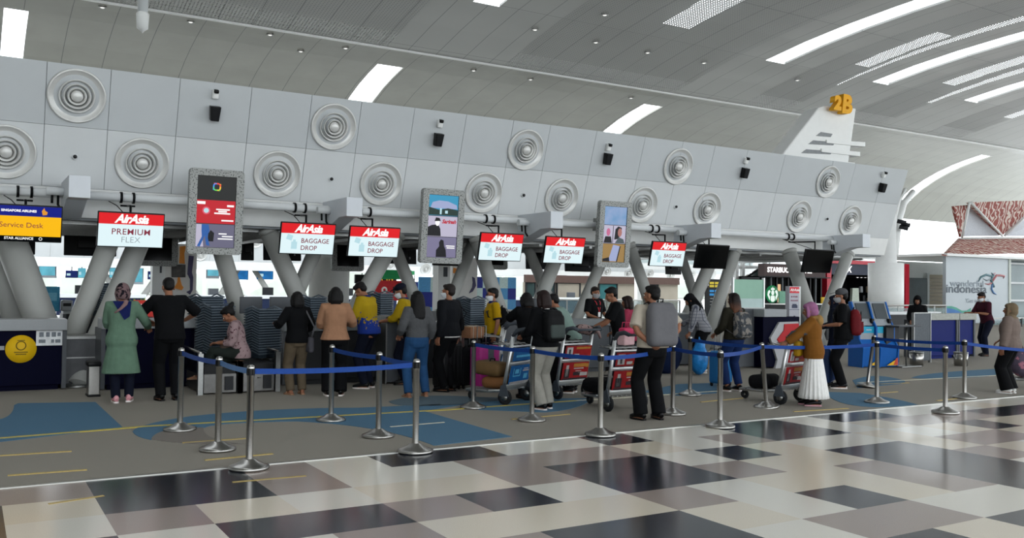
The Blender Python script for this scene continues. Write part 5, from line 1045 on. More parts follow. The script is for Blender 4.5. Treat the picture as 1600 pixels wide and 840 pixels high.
        b = w+d*.025+side*.026; t1 = (side*.75+d*.65+nrm*.25).normalized(); t2 = (side*.25+d*.9+nrm*.35).normalized()
        q.tube([b, b+t1*.036, b+t1*.036+t2*.03, b+t1*.036+t2*.052], [.015, .0125, .0105, .008], 8)
    def body(s):
        q = MB(); q.loft([s.ring(z, a*.94, b*.94, y) for z, a, b, y in s.rings])
        q.tube([s.U(0, -.018, 1.40), s.U(0, -.01, 1.46), s.Hd(0, .0, 1.53)], [.062, .053, .052], 14)
        E = lambda c, r: q.ell(s.Hd(*c), r, s.Hm)
        E((0, -.012, 1.612), (.076, .096, .088)); E((0, .028, 1.552), (.060, .068, .078)); E((0, .058, 1.497), (.034, .034, .026)); E((0, .072, 1.600), (.058, .030, .020))
        q.tube([s.Hd(0, .094, 1.592), s.Hd(0, .112, 1.562), s.Hd(0, .118, 1.552), s.Hd(0, .1, 1.546)], [.009, .013, .016, .012], 10)
        E((0, .093, 1.522), (.026, .012, .012)); E((.034, .068, 1.552), (.026, .026, .024)); E((-.034, .068, 1.552), (.026, .026, .024))
        for sd in (-1, 1): E((sd*.078, -.004, 1.565), (.011, .022, .033))
        for sd in (-1, 1):
            S, e, w = s.sh[sd], s.el[sd], s.wr[sd]; inn = s.U(sd*s.sw*.5, -.015, 1.385)
            q.tube([inn, S, S.lerp(e, .35), S.lerp(e, .85), e.lerp(w, .2), e.lerp(w, .6), w], [.05, .052, .047, .040, .041, .034, (.027, .023)], 12); s.hand(q, sd)
            h, kn, a = s.hp[sd], s.kn[sd], s.an[sd]
            q.tube([h+V((0, 0, .03)), h.lerp(kn, .25), h.lerp(kn, .8), kn, kn.lerp(a, .3), kn.lerp(a, .8), a, a+V((0, -.015, -.05))], [.082, .083, .058, .054, .055, .038, .036, .032], 12)
            fd = V((sd*.14, 1, 0)).normalized(); q.tube([a+V((0, 0, -.055))-fd*.055, a+V((0, 0, -.045)), a+V((0, 0, -.058))+fd*.09, a+V((0, 0, -.068))+fd*.165], [(.028, .024), (.034, .036), (.042, .024), (.034, .013)], 12, ref=fd.cross(V((0, 0, 1))))
        s.bodyo = s.sc(q).build('body', s.skin, s.root, remesh=.0085*s.k, fix=False, smoothing=2)
    def face(s, mask=None, glasses=False, brow=True):
        if mask is None or True:
            for sd in (-1, 1):
                q = MB(); q.ell(s.Hd(sd*.031, .093, 1.582), (.0125, .007, .008), s.Hm, 10, 8); q.mat(1).ell(s.Hd(sd*.031, .0985, 1.582), (.006, .003, .006), s.Hm, 8, 6); s.sc(q).build('eye', [eye_w, eye_d], s.root)
                q = MB(); q.tube([s.Hd(sd*.014, .104, 1.603), s.Hd(sd*.032, .103, 1.608), s.Hd(sd*.05, .09, 1.602)], [.003, .0045, .002], 6); s.sc(q).build('eyebrow', hair_b, s.root)
        if mask:
            q = MB(); n = 12
            def rg(z, y0, w, d): return [s.Hd(w*math.cos(PI*i/(n-1)), y0+d*math.sin(PI*i/(n-1)), z) for i in range(n)]
            A = [rg(1.478, .02, .052, .075), rg(1.50, .015, .066, .095), rg(1.53, .01, .075, .118), rg(1.556, .0, .076, .134), rg(1.566, .0, .074, .126)]
            for i in range(4):
                q.add(A[i]+A[i+1], [(j, j+1, n+j+1, n+j) for j in range(n-1)])
            o = s.sc(q).build('face_mask', mask, s.root); m = o.modifiers.new('thick', 'SOLIDIFY'); m.thickness = .004
            q = MB()
            for sd in (-1, 1): q.tube([s.Hd(sd*.074, .02, 1.555), s.Hd(sd*.085, -.01, 1.575)], .0025, 6)
            s.sc(q).build('mask_loop', mask, s.root)
        else:
            q = MB(); q.ell(s.Hd(0, .1035, 1.522), (.022, .006, .006), s.Hm, 10, 6); s.sc(q).build('lips', lip_m, s.root)
        if glasses:
            q = MB()
            for sd in (-1, 1):
                c = [s.Hd(sd*.033+.024*math.cos(t*PI/5), .108, 1.582+.018*math.sin(t*PI/5)) for t in range(11)]; q.tube(c, .002, 6); q.tube([s.Hd(sd*.057, .105, 1.585), s.Hd(sd*.082, 0, 1.585)], .002, 6)
            s.sc(q).build('spectacles', black, s.root)
    def hair(s, style='short', m=None):
        m = m or hair_b; q = MB(); E = lambda c, r: q.ell(s.Hd(*c), r, s.Hm)
        E((0, -.022, 1.632), (.083, .100, .083)); E((0, -.052, 1.585), (.076, .062, .075))
        if style == 'short': E((0, .035, 1.672), (.066, .055, .034))
        else: E((0, .028, 1.668), (.070, .062, .042)); E((0, -.03, 1.62), (.090, .098, .09))
        if style == 'bob':
            for sd in (-1, 1): q.tube([s.Hd(sd*.066, -.01, 1.64), s.Hd(sd*.088, -.012, 1.56), s.Hd(sd*.086, -.01, 1.485), s.Hd(sd*.07, -.01, 1.44)], [.035, .036, .036, .018], 10)
            q.tube([s.Hd(0, -.06, 1.63), s.Hd(0, -.072, 1.55), s.Hd(0, -.07, 1.48), s.Hd(0, -.06, 1.425)], [(.085, .05), (.092, .052), (.095, .045), (.08, .022)], 14, ref=s.Hm @ V((1, 0, 0)))
        if style in ('long', 'longer'):
            zb = 1.22 if style == 'long' else 1.15
            for sd in (-1, 1): q.tube([s.Hd(sd*.066, -.01, 1.64), s.Hd(sd*.085, -.03, 1.56), s.U(sd*.088, -.06, 1.46), s.U(sd*.075, -.09, 1.36)], [.035, .036, .036, .018], 10)
            q.tube([s.Hd(0, -.06, 1.64), s.Hd(0, -.078, 1.56), s.U(0, -.088, 1.46), s.U(0, -.118, 1.36), s.U(0, -.128, 1.28), s.U(0, -.122, zb)], [(.085, .05), (.092, .052), (.10, .045), (.105, .035), (.095, .03), (.06, .012)], 14, ref=s.Hm @ V((1, 0, 0)))
        if style == 'bun': E((0, -.125, 1.665), (.045, .05, .042)); E((0, -.16, 1.675), (.03, .03, .03))
        return s.sc(q).build('hair', m, s.root, remesh=.009*s.k, fix=False, smoothing=3)
    def hijab(s, m, cape=1.22, flat=False, name='headscarf', tail=0.):
        q = MB(); E = lambda c, r: q.ell(s.Hd(*c), r, s.Hm)
        E((0, -.030, 1.612), (.098, .112, .108)); E((0, .022, 1.655), (.082, .075, .050)); E((0, -.05, 1.545), (.094, .09, .09))
        for sd in (-1, 1): q.tube([s.Hd(sd*.078, .03, 1.65), s.Hd(sd*.086, .03, 1.57), s.Hd(sd*.065, .045, 1.49), s.Hd(sd*.02, .055, 1.455)], [.022, .027, .03, .03], 10)
        if cape:
            q.loft([s.ring(1.50, .085, .09, .0), s.ring(1.45, .105, .1, -.01), s.ring(1.41, .16, .115, -.015), s.ring(1.36, s.sw+.045, .13, -.012), s.ring(max(cape, 1.25), s.sw+.05, .145, .0), s.ring(cape, s.sw+.035, .15, .0)])
        if tail: q.tube([s.Hd(0, -.09, 1.52), s.U(0, -.13, 1.42), s.U(.03, -.15, 1.32), s.U(.02, -.14, 1.18)], [(.08, .05), (.1, .03), (.085, .025), (.03, .012)], 12, ref=V((1, 0, 0)))
        return s.sc(q).build(name, m, s.root, remesh=.01*s.k, fix=False, smoothing=4)
    def cap(s, m):
        q = MB(); q.ell(s.Hd(0, -.014, 1.648), (.092, .108, .078), s.Hm); s.sc(q).build('cap', m, s.root)
        q = MB(); q.prism([s.Hd(.075*math.cos(PI*i/10), .07+.11*math.sin(PI*i/10), 1.655-.02*math.sin(PI*i/10)) for i in range(11)], s.Hm @ V((0, 0, .008))); s.sc(q).build('cap_brim', m, s.root)
    def top(s, m, hem=.86, sleeve=2., loose=.018, name='shirt', flare=0., collar=None, hemw=None, cuff=None):
        q = MB(); rs = []; wv = rnd.uniform(.8, 1.2)
        zs = [z for z in s.rings if z[0] > hem]
        if hem < .80:
            n = 6
            for i in range(n):
                t = i/n; z = hem+(.80-hem)*t; rs.append((z, .165+loose+flare*(1-t), .125+loose+flare*.75*(1-t), -.008))
        elif not any(abs(z[0]-hem) < .01 for z in zs):
            b = zs[0]; rs.append((hem, b[1]+loose+flare, b[2]+loose+flare*.7, b[3]))
        for z, a, b, y in zs:
            L = loose*(1 if z < 1.36 else .6); rs.append((z, a+L, b+L, y))
        rs = rs[:-1]+[(1.45, .068, .066, -.015)]
        q.loft([s.ring(z, a, b, y) for z, a, b, y in rs])
        for sd in (-1, 1):
            if sleeve <= 0: continue
            S, e, w = s.sh[sd], s.el[sd], s.wr[sd]; inn = s.U(sd*s.sw*.45, -.015, 1.385); L = loose*.75
            if sleeve <= 1: pts = [inn, S+V((0, 0, .006)), S.lerp(e, .35*sleeve), S.lerp(e, sleeve)]; rr = [.055+L, .057+L, .053+L, .052+L*1.2]
            else:
                f = sleeve-1; pts = [inn, S+V((0, 0, .006)), S.lerp(e, .4), S.lerp(e, .85), e.lerp(w, .2*f), e.lerp(w, .6*f), e.lerp(w, .96*f)]; rr = [.055+L, .057+L, .051+L, .047+L, .046+L, .040+L, .034+L*.9]
            q.tube(pts, rr, 14)
        if sleeve: pass
        o = s.sc(q).build(name, m, s.root, remesh=.0125*s.k, fix=False, smoothing=4)
        if collar:
            q = MB(); rg = [s.ring(1.42, .085, .08, -.017), s.ring(1.47, .068, .066, -.008), s.ring(1.462, .078, .076, -.01), s.ring(1.425, .1, .09, -.015)]; q.loft(rg, cap=False); s.sc(q).build('collar', collar, s.root)
        if cuff:
            for sd in (-1, 1):
                S, e = s.sh[sd], s.el[sd]; p = S.lerp(e, sleeve*.93); p2 = S.lerp(e, sleeve*1.02); q = MB(); q.tube([p, p2], .054+loose, 16); s.sc(q).build('sleeve_cuff', cuff, s.root)
        return o
    def trousers(s, m, loose=.014, flare=.0, length=1., name='trousers', rise=1.0):
        q = MB(); q.loft([s.ring(z, a+loose, b+loose, y) for z, a, b, y in ((.80, .12, .10, -.008), (.86, .166, .12, -.01), (.93, .166 if s.fem else .160, .121, -.014), (rise, .146, .108, -.006))])
        for sd in (-1, 1):
            h, kn, a = s.hp[sd], s.kn[sd], s.an[sd]; b = kn.lerp(a, .99*length)+V((0, 0, -.02 if length == 1 else 0)); L = loose
            q.tube([h+V((0, 0, .04)), h.lerp(kn, .2), h.lerp(kn, .7), kn, kn.lerp(b, .35), kn.lerp(b, .8), b], [.09+L, .091+L, .072+L, .064+L, .060+L+flare*.3, .052+L+flare*.8, .050+L+flare], 14)
        return s.sc(q).build(name, m, s.root, remesh=.0125*s.k, fix=False, smoothing=4)
    def skirt(s, m, hem, r0, r1, name='skirt', top_=1.02, pleats=0):
        q = MB(); n = 72; rs = []
        for i in range(13):
            t = i/12; z = top_+(hem-top_)*t; a = (.15+(r0-.15)*min(1, t*3.2)) if t < .3 else r0+(r1-r0)*(t-.3)/.7; rg = []
            for j in range(n):
                w = 2*PI*j/n; d = 1+(.07*t*math.sin(w*pleats+.6*math.sin(w*3)) if pleats else 0); rg.append(s.U(a*d*math.cos(w), a*.78*d*math.sin(w)-.01, z))
            rs.append(rg)
        q.loft(rs); return s.sc(q).build(name, m, s.root, fix=True)
    def shoes(s, m, sole=None, sandal=False):
        for sd in (-1, 1):
            a = s.an[sd]; fd = V((sd*.14, 1, 0)).normalized(); x = fd.cross(V((0, 0, 1))); q = MB(); b = V((a.x, a.y, a.z-.085))
            if not sandal:
                q.mat(0).tube([b+fd*-.07+V((0, 0, .045)), b-fd*.045+V((0, 0, .062)), b+fd*.03+V((0, 0, .062)), b+fd*.11+V((0, 0, .045)), b+fd*.175+V((0, 0, .035)), b+fd*.195+V((0, 0, .03))], [(.026, .03), (.036, .05), (.043, .05), (.048, .036), (.038, .026), (.018, .014)], 14, ref=x)
            else: q.tube([b+fd*.06+V((0, 0, .03)), b+fd*.10+V((0, 0, .03))], [(.047, .036)]*2, 12, ref=x)
            pts = [(-.078, .022), (-.06, .036), (0, .04), (.09, .05), (.15, .046), (.19, .026), (.2, 0)]
            out = [b+fd*u+x*v for u, v in pts]+[b+fd*u-x*v for u, v in pts[::-1]]; q.mat(1).prism(out, (0, 0, .022)); s.sc(q).build('sandal' if sandal else 'shoe', [m, sole or m], s.root, fix=False)
    # bags are things of their own; this gives the world matrix of a spot on the torso
    def mat(s, x, y, z, rx=0., rz=0.):
        return Matrix.Translation(s.root.location) @ Matrix.Rotation(s.rz, 4, 'Z') @ Matrix.Translation(s.P(s.U(x, y, z))) @ (s.Rm @ Matrix.Rotation(rz, 3, 'Z') @ Matrix.Rotation(rx, 3, 'X')).to_4x4() @ Matrix.Scale(s.k, 4)
def bag_root(name, label, cat, mtx): o = thing(name, label, cat); o.matrix_world = mtx; return o
def backpack(f, label, m, w=.30, h=.44, d=.17, z=1.19, trim=None, pocket=True, rx=0., x=0., y=None, rz=0., top=None, plain=False):
    r_ = bag_root('backpack', label, 'backpack', f.mat(x, y if y is not None else -.125-d/2, z, rx, rz)); trim = trim or black
    q = MB(); q.rbox((0, 0, -.04), (w, d, h*.86), d*.38, n=4); q.rbox((0, .01, h*.22), (w*.9, d*.86, h*.5), d*.4, n=4); q.build('main_body', m, r_, remesh=.012, fix=False, smoothing=5)
    if pocket: q = MB(); q.rbox((0, -d*.45, -h*.2), (w*.78, d*.4, h*.42), d*.17, n=3); q.build('front_pocket', top or m, r_)
    if pocket and not plain: q = MB(); q.tube([(-w*.36, -d*.6, -h*.02), (0, -d*.66, h*.0), (w*.36, -d*.6, -h*.02)], .006, 6); q.build('zip', trim, r_); q = MB(); q.tube([(-w*.4, -d*.47, h*.05), (-w*.28, -d*.47, h*.34), (0, -d*.49, h*.40), (w*.28, -d*.47, h*.34), (w*.4, -d*.47, h*.05)], .006, 6); q.build('zip', trim, r_)
    q = MB(); q.tube([(-.04, d*.2, h*.44), (-.035, d*.1, h*.54), (.035, d*.1, h*.54), (.04, d*.2, h*.44)], .009, 8); q.build('top_handle', trim, r_)
    for s in (-1, 1):
        q = MB(); q.tube([(s*.075, d*.42, h*.40), (s*.11, d*.5+.05, h*.44+.02), (s*.125, d*.5+.17, h*.42-.01), (s*.135, d*.5+.265, h*.26), (s*.15, d*.5+.24, h*.0), (s*.165, d*.5+.1, -h*.22), (s*.14, d*.4, -h*.36)], [(.026, .007)]*7, 8, ref=(1, 0, 0)); q.build('shoulder_strap', trim, r_)
    return r_
def shoulder_bag(f, label, m, sd, z=.92, w=.24, h=.26, d=.09, x=None, y=-.02, strap=None, cross=False, cat='bag'):
    X = x if x is not None else sd*(f.sw+.06); r_ = bag_root('shoulder_bag', label, cat, Matrix.Translation(f.root.location) @ Matrix.Rotation(f.rz, 4, 'Z') @ Matrix.Translation(f.P(V((X, y, z)))) @ Matrix.Scale(f.k, 4)); q = MB(); q.rbox((0, 0, 0), (d, w, h), d*.4, n=4); q.rbox((0, 0, h*.2), (d*.9, w*.9, h*.5), d*.35); q.build('bag_body', m, r_, remesh=.011, fix=False, smoothing=4)
    MB().rbox((sd*d*.45, 0, -h*.1), (d*.3, w*.75, h*.5), d*.12).build('pocket', m, r_)
    sx = f.U((-sd*.07 if cross else sd*f.sw*.72), -.02, 1.43); sx = V((sx.x-X, sx.y-y, sx.z-z)); q = MB(); mid = sx*.5
    q.tube([(0, -w*.4, h*.4), (mid.x+(sd*.05 if not cross else 0), -.16, mid.z), (sx.x, sx.y-.06, sx.z-.02), (sx.x, sx.y, sx.z+.022), (sx.x, sx.y+.08, sx.z-.04), (mid.x+(sd*.05 if not cross else 0), .17, mid.z), (0, w*.4, h*.4)], [(.016, .005)]*7, 8, ref=(1, 0, 0)); q.build('strap', strap or m, r_); return r_

def Hpx(feet, top, k=1.0): g = G(*feet); return W(*top, g.y).z*k
# --- the line of people along the counters, left to right
mint = cloth('sage_green_cloth', '#71907a'); scarf1 = cloth('pink_black_scarf', '#8d7274', pat=pat_blobs(14, .53), col2='#16131a')
f = Fig('person in long sage green dress and patterned headscarf, resting one arm on the navy counter', (188, 628), 1.60, R(-8), True, lean=6, rh=(.36, .36, 1.06), lh=(-.12, .36, 1.06), rf=(.11, .05, .085), lf=(-.06, -.05, .085), build_=1.12, pitch=8)
f.top(mint, hem=.42, sleeve=1.95, loose=.03, name='dress', flare=.07); f.trousers(c_navy); f.shoes(M('pink_shoe', '#c98f96', .6), M('white_sole', '#d6cfcc', .6)); f.hijab(scarf1, cape=0); f.face()
q = MB(); q.prism([f.U(x, -.152 if z > 1.36 else -.165, z) for x, z in ((-.13, 1.44), (.12, 1.44), (.10, 1.22), (.03, 1.17))], (0, -.012, 0)); f.sc(q).build('scarf_tail', cloth('deep_blue_scarf', '#1a2560'), f.root)
q = MB(); q.tube([f.U(.05, -.16, 1.45), f.U(.04, -.18, 1.40), f.U(-.02, -.185, 1.33), f.U(-.1, -.17, 1.27)], [(.03, .02), (.03, .015), (.02, .012), (.012, .01)], 10); f.sc(q).build('scarf_end', cloth('dusty_pink_scarf', '#a08080'), f.root)
f = Fig('person in black shirt and trousers leaning both arms on the navy counter', (263, 625), 1.70, R(2), False, lean=12, lh=(-.20, .38, 1.09), rh=(.28, .36, 1.09), lpole=(-1, -.1, -.4), rpole=(1, -.1, -.4), build_=1.08, pitch=6)
f.top(c_black, hem=.84, sleeve=1.0, loose=.03); f.trousers(c_black, .02); f.shoes(black); f.hair('short')
flor = cloth('pink_floral_cotton', '#b59a9c', pat=pat_blobs(26, .60), col2='#4a2c33')
gS = G(372, 612); f = Fig('person in pink floral shirt sitting on the baggage scale, looking at a phone', (W(376, 555, 13.62).x, 13.62, 0), 1.58, R(72), True, lean=14, pitch=28, seat=.60, rh=(.06, .36, .80), lh=(-.08, .34, .80), rf=(.05, .46, .085), lf=(.05, .62, .30), kneepole=(0, 1, .35), z0=0.)
f.top(flor, hem=.84, sleeve=1.62, loose=.028); f.trousers(cloth('dark_green_cloth', '#2b322e'), .016); f.shoes(M('tan_sandal', '#8a6a52', .6), None, sandal=True); f.hair('bun'); f.face()
t = bag_root('mobile_phone', 'dark mobile phone held by the seated person in pink floral shirt', 'phone', Matrix.Translation(f.world((0, .45, .835))) @ Matrix.Rotation(f.rz, 4, 'Z') @ Matrix.Rotation(R(25), 4, 'X')); MB().rbox((0, 0, 0), (.075, .155, .009), .004).build('case', black, t); MB().bx(-.033, .033, -.07, .07, .0045, .0055).build('screen', M('phone_glass', '#30383f', .1), t)
t = bag_root('handbag', 'brown handbag on the lap of the seated person in pink floral shirt', 'bag', Matrix.Translation(f.world((.02, .24, .70))) @ Matrix.Rotation(f.rz, 4, 'Z')); q = MB(); q.rbox((0, 0, 0), (.28, .15, .19), .06, n=4); q.build('bag_body', cloth('brown_leather', '#574840', rough=.6), t); q = MB(); q.tube([(-.09, 0, .07), (-.06, 0, .17), (.06, 0, .17), (.09, 0, .07)], .009, 8); q.build('handle', cloth('brown_leather', '#574840'), t)
f = Fig('person with shoulder length dark hair, black top and khaki trousers, standing at the counter', (463, 616), Hpx((463, 616), (463, 456)), R(3), True, lean=3, lh=(-.27, .26, 1.18), rh=(.25, .28, 1.05), pitch=8, build_=1.05)
f.top(c_black, hem=.86, sleeve=1.98, loose=.03); f.trousers(c_khaki, .022); f.shoes(M('tan_sandal', '#8a6a52'), None, sandal=True); f.hair('bob'); shoulder_bag(f, 'grey cloth shoulder bag of the person in khaki trousers', cloth('grey_canvas', '#5b5a61'), 1, z=.83, x=.17, y=-.10, strap=cloth('grey_strap', '#66666a'))
f = Fig('person with black bob hair in peach jacket and black trousers', (522, 618), Hpx((522, 618), (522, 449)), R(-18), True, lean=2, rh=(.24, .32, 1.12), lh=(-.16, .3, 1.08), pitch=10, build_=1.1)
f.top(cloth('peach_cloth', '#b98a6b'), hem=.88, sleeve=1.96, loose=.034, name='jacket', flare=.02); f.trousers(c_black, .03, .02); f.shoes(black, M('white_sole', '#d6cfcc')); f.hair('bob')
yb = cloth('yellow_blue_jersey', '#c5a51c', pat=pat_splash(.90, 1.34), col2='#1c327c', noise=.06); yb2 = cloth('yellow_jersey', '#c5a51c', pat=pat_splash(.84, 1.0), col2='#1c327c', noise=.06)
f = Fig('person in yellow jersey with blue splashed hem, head bent down over the counter', (574, 606), 1.70, R(42), False, lean=8, pitch=34, rh=(.10, .38, 1.12), lh=(-.16, .36, 1.10), build_=1.1)
f.top(yb, hem=.86, sleeve=1.55, loose=.036, name='jersey', collar=cloth('blue_collar', '#1c2f78')); f.trousers(c_navy); f.shoes(black, M('white_sole', '#d6cfcc')); f.hair('short'); f.face()
text('TEAM', .05, f.P(f.U(.02, -.165, 1.33)), M('jersey_print', '#8a7a2a', .7), f.root, rot=(PI/2-R(8), 0, 0)) if False else None
f = Fig('person in yellow jersey and navy cap, half hidden behind the grey sweater', (634, 600), 1.66, R(58), False, lean=8, pitch=12, rh=(.10, .38, 1.08), lh=(-.1, .40, 1.06))
f.top(yb2, hem=.86, sleeve=1.5, loose=.032, name='jersey', collar=cloth('blue_collar', '#1c2f78')); f.trousers(c_navy); f.shoes(black); f.hair('short'); f.cap(cloth('navy_cap_cloth', '#141828')); f.face(mask_m); shoulder_bag(f, 'black bag hanging from a strap across the yellow jersey with navy cap', c_black, -1, z=.95, strap=c_black, cross=True)
f = Fig('person with long black hair, grey sweater and blue jeans, back turned', (650, 620), Hpx((650, 620), (654, 455)), R(-6), True, lean=2, yaw=-5, rf=(.17, .02, .085), lf=(-.14, -.03, .085), lh=(-.24, .16, 1.0), rh=(.25, .1, .92))
f.top(cloth('grey_knit', '#606163', noise=.08, scale=30), hem=.93, sleeve=1.9, loose=.036, name='sweater'); f.trousers(c_jean, .02); f.shoes(M('tan_sandal', '#8a6a52'), None, sandal=True); f.hair('long')
f = Fig('person in dark jacket with short hair and pale mask, bag at the hip', (700, 611), Hpx((700, 611), (700, 444)), R(28), False, lean=2, yaw=12, build_=1.1)
f.top(cloth('dark_slate_jacket', '#17191e'), hem=.88, sleeve=1.98, loose=.036, name='jacket'); f.trousers(c_black, .02); f.shoes(black); f.hair('short', M('short_dark_hair', '#1c1614', .6, 0, .2, 60)); f.face(mask_m); shoulder_bag(f, 'black bag at the hip of the person in dark jacket', c_black, 1, z=1.06, x=.23, strap=c_black, w=.22, h=.2)
q = MB(); q.loft([f.ring(.86, .19, .15, -.01), f.ring(.885, .19, .15, -.01)]); f.sc(q).build('white_hem', M('white_cotton', '#c9c9c6', .8), f.root)
f = Fig('person in yellow polo shirt with blue collar, dark backpack and white mask, facing left', (768, 597), Hpx((768, 597), (758, 450)), R(74), False, lean=0, pitch=4, build_=1.05)
f.top(cloth('yellow_polo', '#c79e10'), hem=.86, sleeve=.85, loose=.028, collar=cloth('blue_collar', '#1c2f78'), cuff=cloth('navy_trim', '#1a1f38')); f.trousers(c_navy); f.shoes(black); f.hair('short'); f.face(mask_m, True); backpack(f, 'black backpack worn with the yellow polo shirt', c_black, .26, .36, .14)
# --- second group around the trolleys
f = Fig('person with dark bowed head and black top, hands raised to the face', (826, 622), 1.56, R(-12), True, lean=10, pitch=26, rh=(.06, .20, 1.36), lh=(-.1, .17, 1.38), lpole=(-1, .2, -.6), rpole=(.6, .3, -.8), build_=1.05)
f.top(c_black, hem=.82, sleeve=1.9, loose=.04); f.trousers(c_navy, .02); f.shoes(black); f.hair('bob')
f = Fig('person with reddish dark hair, black backpack and light grey trousers', (850, 639), Hpx((850, 639), (848, 454)), R(8), True, lean=4, pitch=6, rf=(.11, .03, .085), lf=(-.08, -.05, .085), rh=(.18, .3, 1.1), lh=(-.15, .32, 1.05), build_=1.12)
f.top(c_black, hem=.90, sleeve=1.9, loose=.03, name='jacket', collar=M('white_cotton', '#c9c9c6')); f.trousers(c_ltgrey, .026, .012); f.shoes(black, M('white_sole', '#d6cfcc')); f.hair('bob', hair_r); backpack(f, 'black backpack with grey side stripe on the person in light grey trousers', cloth('black_nylon', '#121315', rough=.6), .34, .46, .17, top=cloth('grey_green_nylon', '#4d5754', rough=.6), plain=True, z=1.20)
f = Fig('person in pale mint shirt and black trousers bending to the left', (892, 613), 1.60, R(40), True, lean=30, pitch=0, rh=(.2, .5, .98), lh=(-.12, .52, .98), build_=1.05)
f.top(cloth('pale_mint_cotton', '#8ba39a'), hem=.88, sleeve=.8, loose=.03); f.trousers(c_black, .03, .02); f.shoes(black, M('white_sole', '#d6cfcc')); f.hair('short')
gq = W(928, 520, 15.2); f = Fig('masked staff in black with red lanyard standing behind the counter', (gq.x, 15.2, 0), 1.66, R(190), False, lean=2, pitch=6, rh=(.2, .28, 1.05), lh=(-.2, .28, 1.05))
f.top(c_black, hem=.86, sleeve=.8, loose=.026); f.trousers(c_black); f.shoes(black); f.hair('short', M('short_dark_hair', '#1c1614')); f.face(M('grey_face_mask', '#9a9c9e', .7))
q = MB(); 
for sd in (-1, 1): q.tube([f.U(sd*.07, .02, 1.45), f.U(sd*.065, .10, 1.38), f.U(sd*.03, .135, 1.27), f.U(0, .14, 1.17)], [(.011, .003)]*4, 6, ref=(1, 0, 0))
f.sc(q).build('lanyard', M('red_ribbon', '#b8323a', .6), f.root); MB().rbox(f.P(f.U(0, .145, 1.12)), (.07, .006, .1), .002).build('badge', M('badge_white', '#d8d8d6', .5), f.root)
f = Fig('person in black shirt behind the girl with the checked pack, reaching left', (968, 606), 1.66, R(58), False, lean=12, pitch=12, rh=(.1, .42, 1.02), lh=(-.12, .42, 1.0))
f.top(c_black, hem=.86, sleeve=.9, loose=.03); f.trousers(c_navy); f.shoes(black); f.hair('short')
f = Fig('person with long dark hair and pink top, small checked pack on the back', (984, 600), 1.50, R(30), True, lean=6, pitch=6, lh=(-.15, .32, 1.0), rh=(.12, .3, .98))
f.top(cloth('pink_cotton', '#b5405c'), hem=.84, sleeve=1.6, loose=.03); f.trousers(c_black); f.shoes(black); f.hair('bob', hair_r); backpack(f, 'small black and white checked backpack over a pink top', cloth('checked_cloth', '#1b1b1e', pat=pat_grid(.022, .2), col2='#b8b5b0'), .22, .32, .11, pocket=False, z=1.16)
t = bag_root('carrier_bag', 'pink and white carrier bag on the trolley handle beside the person with cream shirt', 'bag', Matrix.Translation(W(978, 537, 9.6)) @ Matrix.Rotation(R(15), 4, 'Z')); q = MB(); q.rbox((0, 0, .06), (.24, .13, .15), .02); q.build('lower_half', M('carrier_white', '#cfa9ad', .6, 0, .1, 20), t); q = MB(); q.rbox((0, 0, .17), (.22, .11, .10), .03); q.build('upper_half', M('carrier_pink', '#b32a52', .6, 0, .1, 10), t)
for s in (-1, 1): q = MB(); q.tube([(-.06, s*.03, .20), (-.045, s*.025, .29), (.045, s*.025, .29), (.06, s*.03, .20)], .006, 6); q.build('handle', M('carrier_pink', '#b32a52'), t)
f = Fig('person in cream short sleeved shirt and black trousers with hands behind the waist', (1018, 656), Hpx((1018, 656), (1012, 446)), R(-6), False, lean=2, yaw=24, rf=(.13, .02, .085), lf=(-.12, .06, .085), lh=(-.14, -.16, .98), rh=(.12, -.20, 1.02), lpole=(-1, .0, 0), rpole=(1, -.3, 0), build_=1.12)
f.top(cloth('cream_cotton', '#d8ccba', noise=.05), hem=.92, sleeve=.85, loose=.034); f.trousers(c_black, .024, .02); f.shoes(black); f.hair('short'); f.face(); backpack(f, 'large smooth grey backpack on the person in cream shirt', cloth('grey_nylon', '#77767a', rough=.6, noise=.05), .42, .57, .19, pocket=False, z=1.22)
q = MB(); q.loft([f.ring(.965, .172, .133, -.01), f.ring(1.0, .17, .13, -.008)]); f.sc(q).build('belt', black, f.root)
plaid = cloth('white_plaid', '#a9aab0', pat=pat_grid(.062, .07), col2='#2c3040')
f = Fig('person in white checked shirt and black headscarf, bending to the left', (1098, 582), 1.60, R(52), True, lean=24, pitch=14, rh=(.12, .46, .98), lh=(-.16, .30, .80), build_=1.1)
f.top(plaid, hem=.86, sleeve=1.9, loose=.035); f.trousers(c_black, .035, .02); f.shoes(M('white_shoe', '#c9c9c6', .6)); f.hijab(c_black, cape=1.3, tail=1); f.face()
omb = M('ombre_hair', '#120a08', .6, 0, .25, 60, bump=.3, spec=.2, pat=pat_zband(1.50), col2='#553422')
camo = cloth('grey_camo_nylon', '#4d5258', pat=pat_blobs(11, .5, .02), col2='#77726c', noise=.2, rough=.6, scale=20)
f = Fig('person with long brown ombre hair, olive top and blue jeans', (1146, 611), Hpx((1146, 611), (1144, 458)), R(-2), True, lean=2, rf=(.13, 0, .085), lf=(-.10, .05, .085), lh=(-.22, .22, 1.0), rh=(.2, .3, 1.0), build_=1.05)
f.top(cloth('olive_cloth', '#2e2c22'), hem=.90, sleeve=1.9, loose=.03); f.trousers(cloth('deep_denim', '#1d3466', noise=.2, scale=5), .02, length=.93); f.shoes(black, M('white_sole', '#d6cfcc')); f.hair('longer', omb); backpack(f, 'grey patterned backpack of the person with ombre hair', camo, .34, .46, .18, z=1.16, trim=cloth('grey_strap', '#66666a'))
